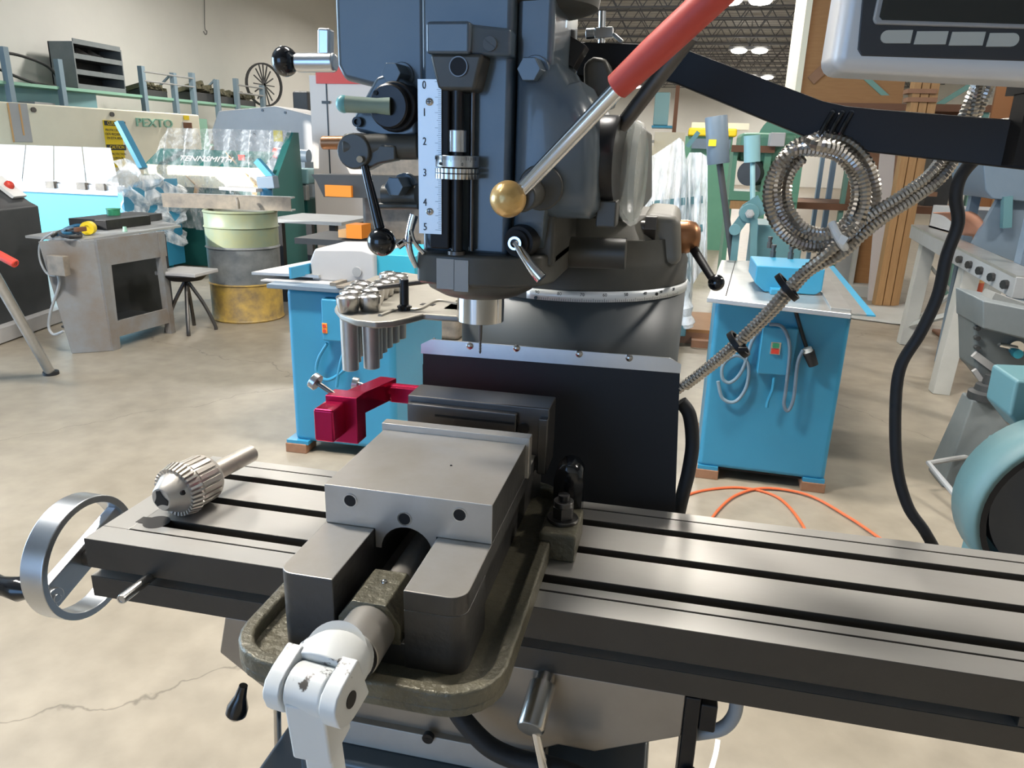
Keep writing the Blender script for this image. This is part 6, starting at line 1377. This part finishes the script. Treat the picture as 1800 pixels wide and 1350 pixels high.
# ---- shaper at the right edge
YS = 3.1
def sp_(px, py, y=YS): return A(px, py, Y=y)
shp = thing('shaper', 'grey cast iron shaper with pedestal screw and chrome crank', 'shaper', (F(1690, 850).x, F(1690, 850).y, 0), world=True)
pd = F(1690, 848)
ztp = Hz(pd, 700)
part('pedestal', B().hexa([V((pd.x-0.11, pd.y-0.09, 0)), V((pd.x+0.16, pd.y-0.09, 0)), V((pd.x+0.16, pd.y+0.12, 0)), V((pd.x-0.11, pd.y+0.12, 0)), V((pd.x-0.05, pd.y-0.05, ztp)), V((pd.x+0.12, pd.y-0.05, ztp)), V((pd.x+0.12, pd.y+0.08, ztp)), V((pd.x-0.05, pd.y+0.08, ztp))]), 'cast_bluegrey', shp, bev=0.008)
part('elevating_nut', B().lathe([(0, 0.075), (0.03, 0.075), (0.04, 0.055), (0.065, 0.05), (0.07, 0.03), (0.11, 0.025)], (pd.x+0.02, pd.y, ztp), (0, 0, 1), 24), 'charcoal', shp)
pts = [(1697, 518), (1700, 640), (1712, 652), (1742, 690), (1775, 706), (1860, 712), (1860, 560)]
part('knee', B().prism([(sp_(x, y).x, sp_(x, y).z) for x, y in pts], 'y', YS-0.1, YS+0.12), 'cast_bluegrey', shp, bev=0.015, seg=3)
pts = [(1695, 512), (1696, 560), (1860, 600), (1860, 545)]
part('table_slab', B().prism([(sp_(x, y).x, sp_(x, y).z) for x, y in pts], 'y', YS-0.22, YS+0.12), 'cast_bluegrey', shp, bev=0.008)
part('slide_way', B().bar(sp_(1735, 520, YS-0.05), sp_(1860, 566, YS-0.05), 0.12, 0.05), 'galv', shp)
part('rib', B().bar(sp_(1712, 622, YS-0.105), sp_(1770, 665, YS-0.105), 0.02, 0.03).bar(sp_(1712, 650, YS-0.105), sp_(1740, 690, YS-0.105), 0.02, 0.02), 'light_grey', shp)
q = sp_(1787, 612, YS-0.13)
crk = part('crank', B().cyl(q+V((0, 0.06, 0)), q, 0.032).cyl(q+V((0, 0.0, 0)), q+V((-0.075, -0.01, 0.012)), 0.011), 'chrome', shp)
part('crank_nut', B().cyl(q+V((0.0, -0.0, -0.02)), q+V((0.0, -0.03, -0.02)), 0.02), 'cyan', crk)
part('feed_rod', B().cyl(V((pd.x+0.05, pd.y-0.08, ztp-0.02)), sp_(1775, 742, YS-0.4), 0.012), 'tan_cast', shp)
for k in range(4):
    q = sp_(1718, 560+17*k, YS-0.11); part('knee_bolt', B().cyl(q+V((0, .02, 0)), q+V((0, -0.012, 0)), 0.011, n=8), 'charcoal', shp)
part('rear_leg', B().hexa([V((2.4, 2.95, 0)), V((2.8, 2.95, 0)), V((2.8, 3.2, 0)), V((2.4, 3.2, 0)), V((2.3, 2.95, 0.7)), V((2.8, 2.95, 0.7)), V((2.8, 3.2, 0.7)), V((2.3, 3.2, 0.7))]), 'cast_bluegrey', shp)
# ---- teal wheel guard
YB = 1.70
wg = thing('teal_grinder', 'teal grinder with large curved wheel guard and foot bar', 'grinder', (1.95, 2.35, 0), world=True)
wc = A(1900, 925, Y=YB); R_ = 0.277
rings = []
for k in range(33):
    a = math.radians(60+k*240/32)
    rings.append([V((wc.x+R_*1.0*math.cos(a), YB+yy, wc.z+R_*1.0*math.sin(a))) for yy in (0.0, 0.19)])
gb_ = B(); gb_.loft(rings, caps=False, closed=False)
part('wheel_guard', gb_, 'wheel_teal', wg, solid=0.02)
part('guard_rear', B().lathe([(0, R_*0.99), (0.02, R_*0.99)], (wc.x, YB+0.17, wc.z), (0, 1, 0), 48), 'teal', wg)
part('grinding_wheel', B().cyl((wc.x, YB+0.06, wc.z), (wc.x, YB+0.15, wc.z), R_*0.80, n=48), 'charcoal', wg)
part('hub', B().cyl((wc.x, YB-0.02, wc.z), (wc.x, YB+0.05, wc.z), 0.09), 'blue_grey', wg)
part('inner_liner', B().ring((wc.x, YB+0.0, wc.z), (0, 1, 0), R_*0.965, R_*0.90, 0.16, 48), 'black_satin', wg)
part('top_casting', B().prism([(A(1762, 722, Y=YB+0.3).x, A(1762, 722, Y=YB+0.3).z), (A(1775, 660, Y=YB+0.3).x, A(1775, 660, Y=YB+0.3).z), (A(1870, 664, Y=YB+0.3).x, A(1870, 664, Y=YB+0.3).z), (A(1870, 780, Y=YB+0.3).x, A(1870, 780, Y=YB+0.3).z), (A(1800, 768, Y=YB+0.3).x, A(1800, 768, Y=YB+0.3).z)], 'y', YB+0.25, YB+0.45), 'teal', wg, bev=0.012)
part('column', B().box(wc.x-0.1, wc.x+0.25, YB+0.2, YB+0.5, 0, wc.z+0.1), 'teal', wg, bev=0.02)
part('foot_bar', B().tube([A(1732, 797, Y=2.9), A(1632, 814, Y=2.75), A(1662, 850, Y=2.62), A(1712, 912, Y=2.42), A(1735, 908, Y=2.42)], 0.012, 8, 1), 'grey_paint', wg)
# ---- grey hopper and panels behind the rails at the right edge
YH = 4.7
hp = thing('grey_hopper', 'blue-grey sheet metal hopper with pointed lower edge above the rail', 'hopper', (A(1790, 340, Y=YH).x, YH, 0), world=True)
def hpp(px, py): q_ = A(px, py, Y=YH); return (q_.x, q_.z)
part('bin', B().prism([hpp(1728, 285), hpp(1732, 335), hpp(1745, 350), hpp(1880, 362), hpp(1880, 280)], 'y', YH, YH+0.6), 'blue_grey', hp, bev=0.01)
part('chute', B().prism([hpp(1760, 352), hpp(1715, 432), hpp(1790, 462), hpp(1900, 500), hpp(1900, 360)], 'y', YH+0.05, YH+0.10), 'blue_grey', hp)
part('corner_bar', B().bar(V((hpp(1770, 345)[0], YH, hpp(1770, 345)[1])), V((hpp(1768, 400)[0], YH, hpp(1768, 400)[1])), 0.05, 0.05, (0, 1, 0)), 'teal', hp)
for x in (hpp(1760, 350)[0], hpp(1880, 350)[0]): part('leg', B().box(x, x+0.06, YH+0.5, YH+0.56, 0, hpp(1800, 350)[1]), 'blue_grey', hp)
YO = 6.7
op = thing('orange_board', 'orange brown painted board standing behind the grey hopper', 'board', (A(1735, 350, Y=YO).x, YO, 0), world=True)
part('board', B().box(A(1722, 300, Y=YO).x, A(1768, 300, Y=YO).x, YO, YO+0.03, 0, A(1730, 130, Y=YO).z), 'orange_brown' if 'orange_brown' in MATS else 'copper', op)
part('batten', B().box(A(1755, 300, Y=YO).x, A(1764, 300, Y=YO).x, YO-0.03, YO, 0, A(1730, 140, Y=YO).z), 'timber', op)
b = B()
q = A(1770, 196, Y=3.6)
lmp = thing('machine_light', 'pale blue and yellow machine shade seen past the arm end', 'machine', (q.x+0.1, 3.6, 0), world=True)
part('shade', B().prism([(A(1752, 222, Y=3.6).x, A(1752, 222, Y=3.6).z), (A(1765, 208, Y=3.6).x, A(1765, 208, Y=3.6).z), (A(1880, 195, Y=3.6).x, A(1880, 195, Y=3.6).z), (A(1880, 222, Y=3.6).x, A(1880, 222, Y=3.6).z)], 'y', 3.6, 3.9), 'light_grey', lmp)
part('yellow_edge', B().prism([(A(1752, 224, Y=3.59).x, A(1752, 224, Y=3.59).z), (A(1752, 218, Y=3.59).x, A(1752, 218, Y=3.59).z), (A(1880, 205, Y=3.59).x, A(1880, 205, Y=3.59).z), (A(1880, 212, Y=3.59).x, A(1880, 212, Y=3.59).z)], 'y', 3.58, 3.6), 'yellow', lmp)
part('stand_post', B().box(A(1850, 222, Y=3.7).x, A(1850, 222, Y=3.7).x+0.08, 3.7, 3.78, 0, A(1850, 215, Y=3.7).z), 'blue_grey', lmp)

for o_ in bpy.data.objects:
    if '_org' in o_.keys(): del o_['_org']
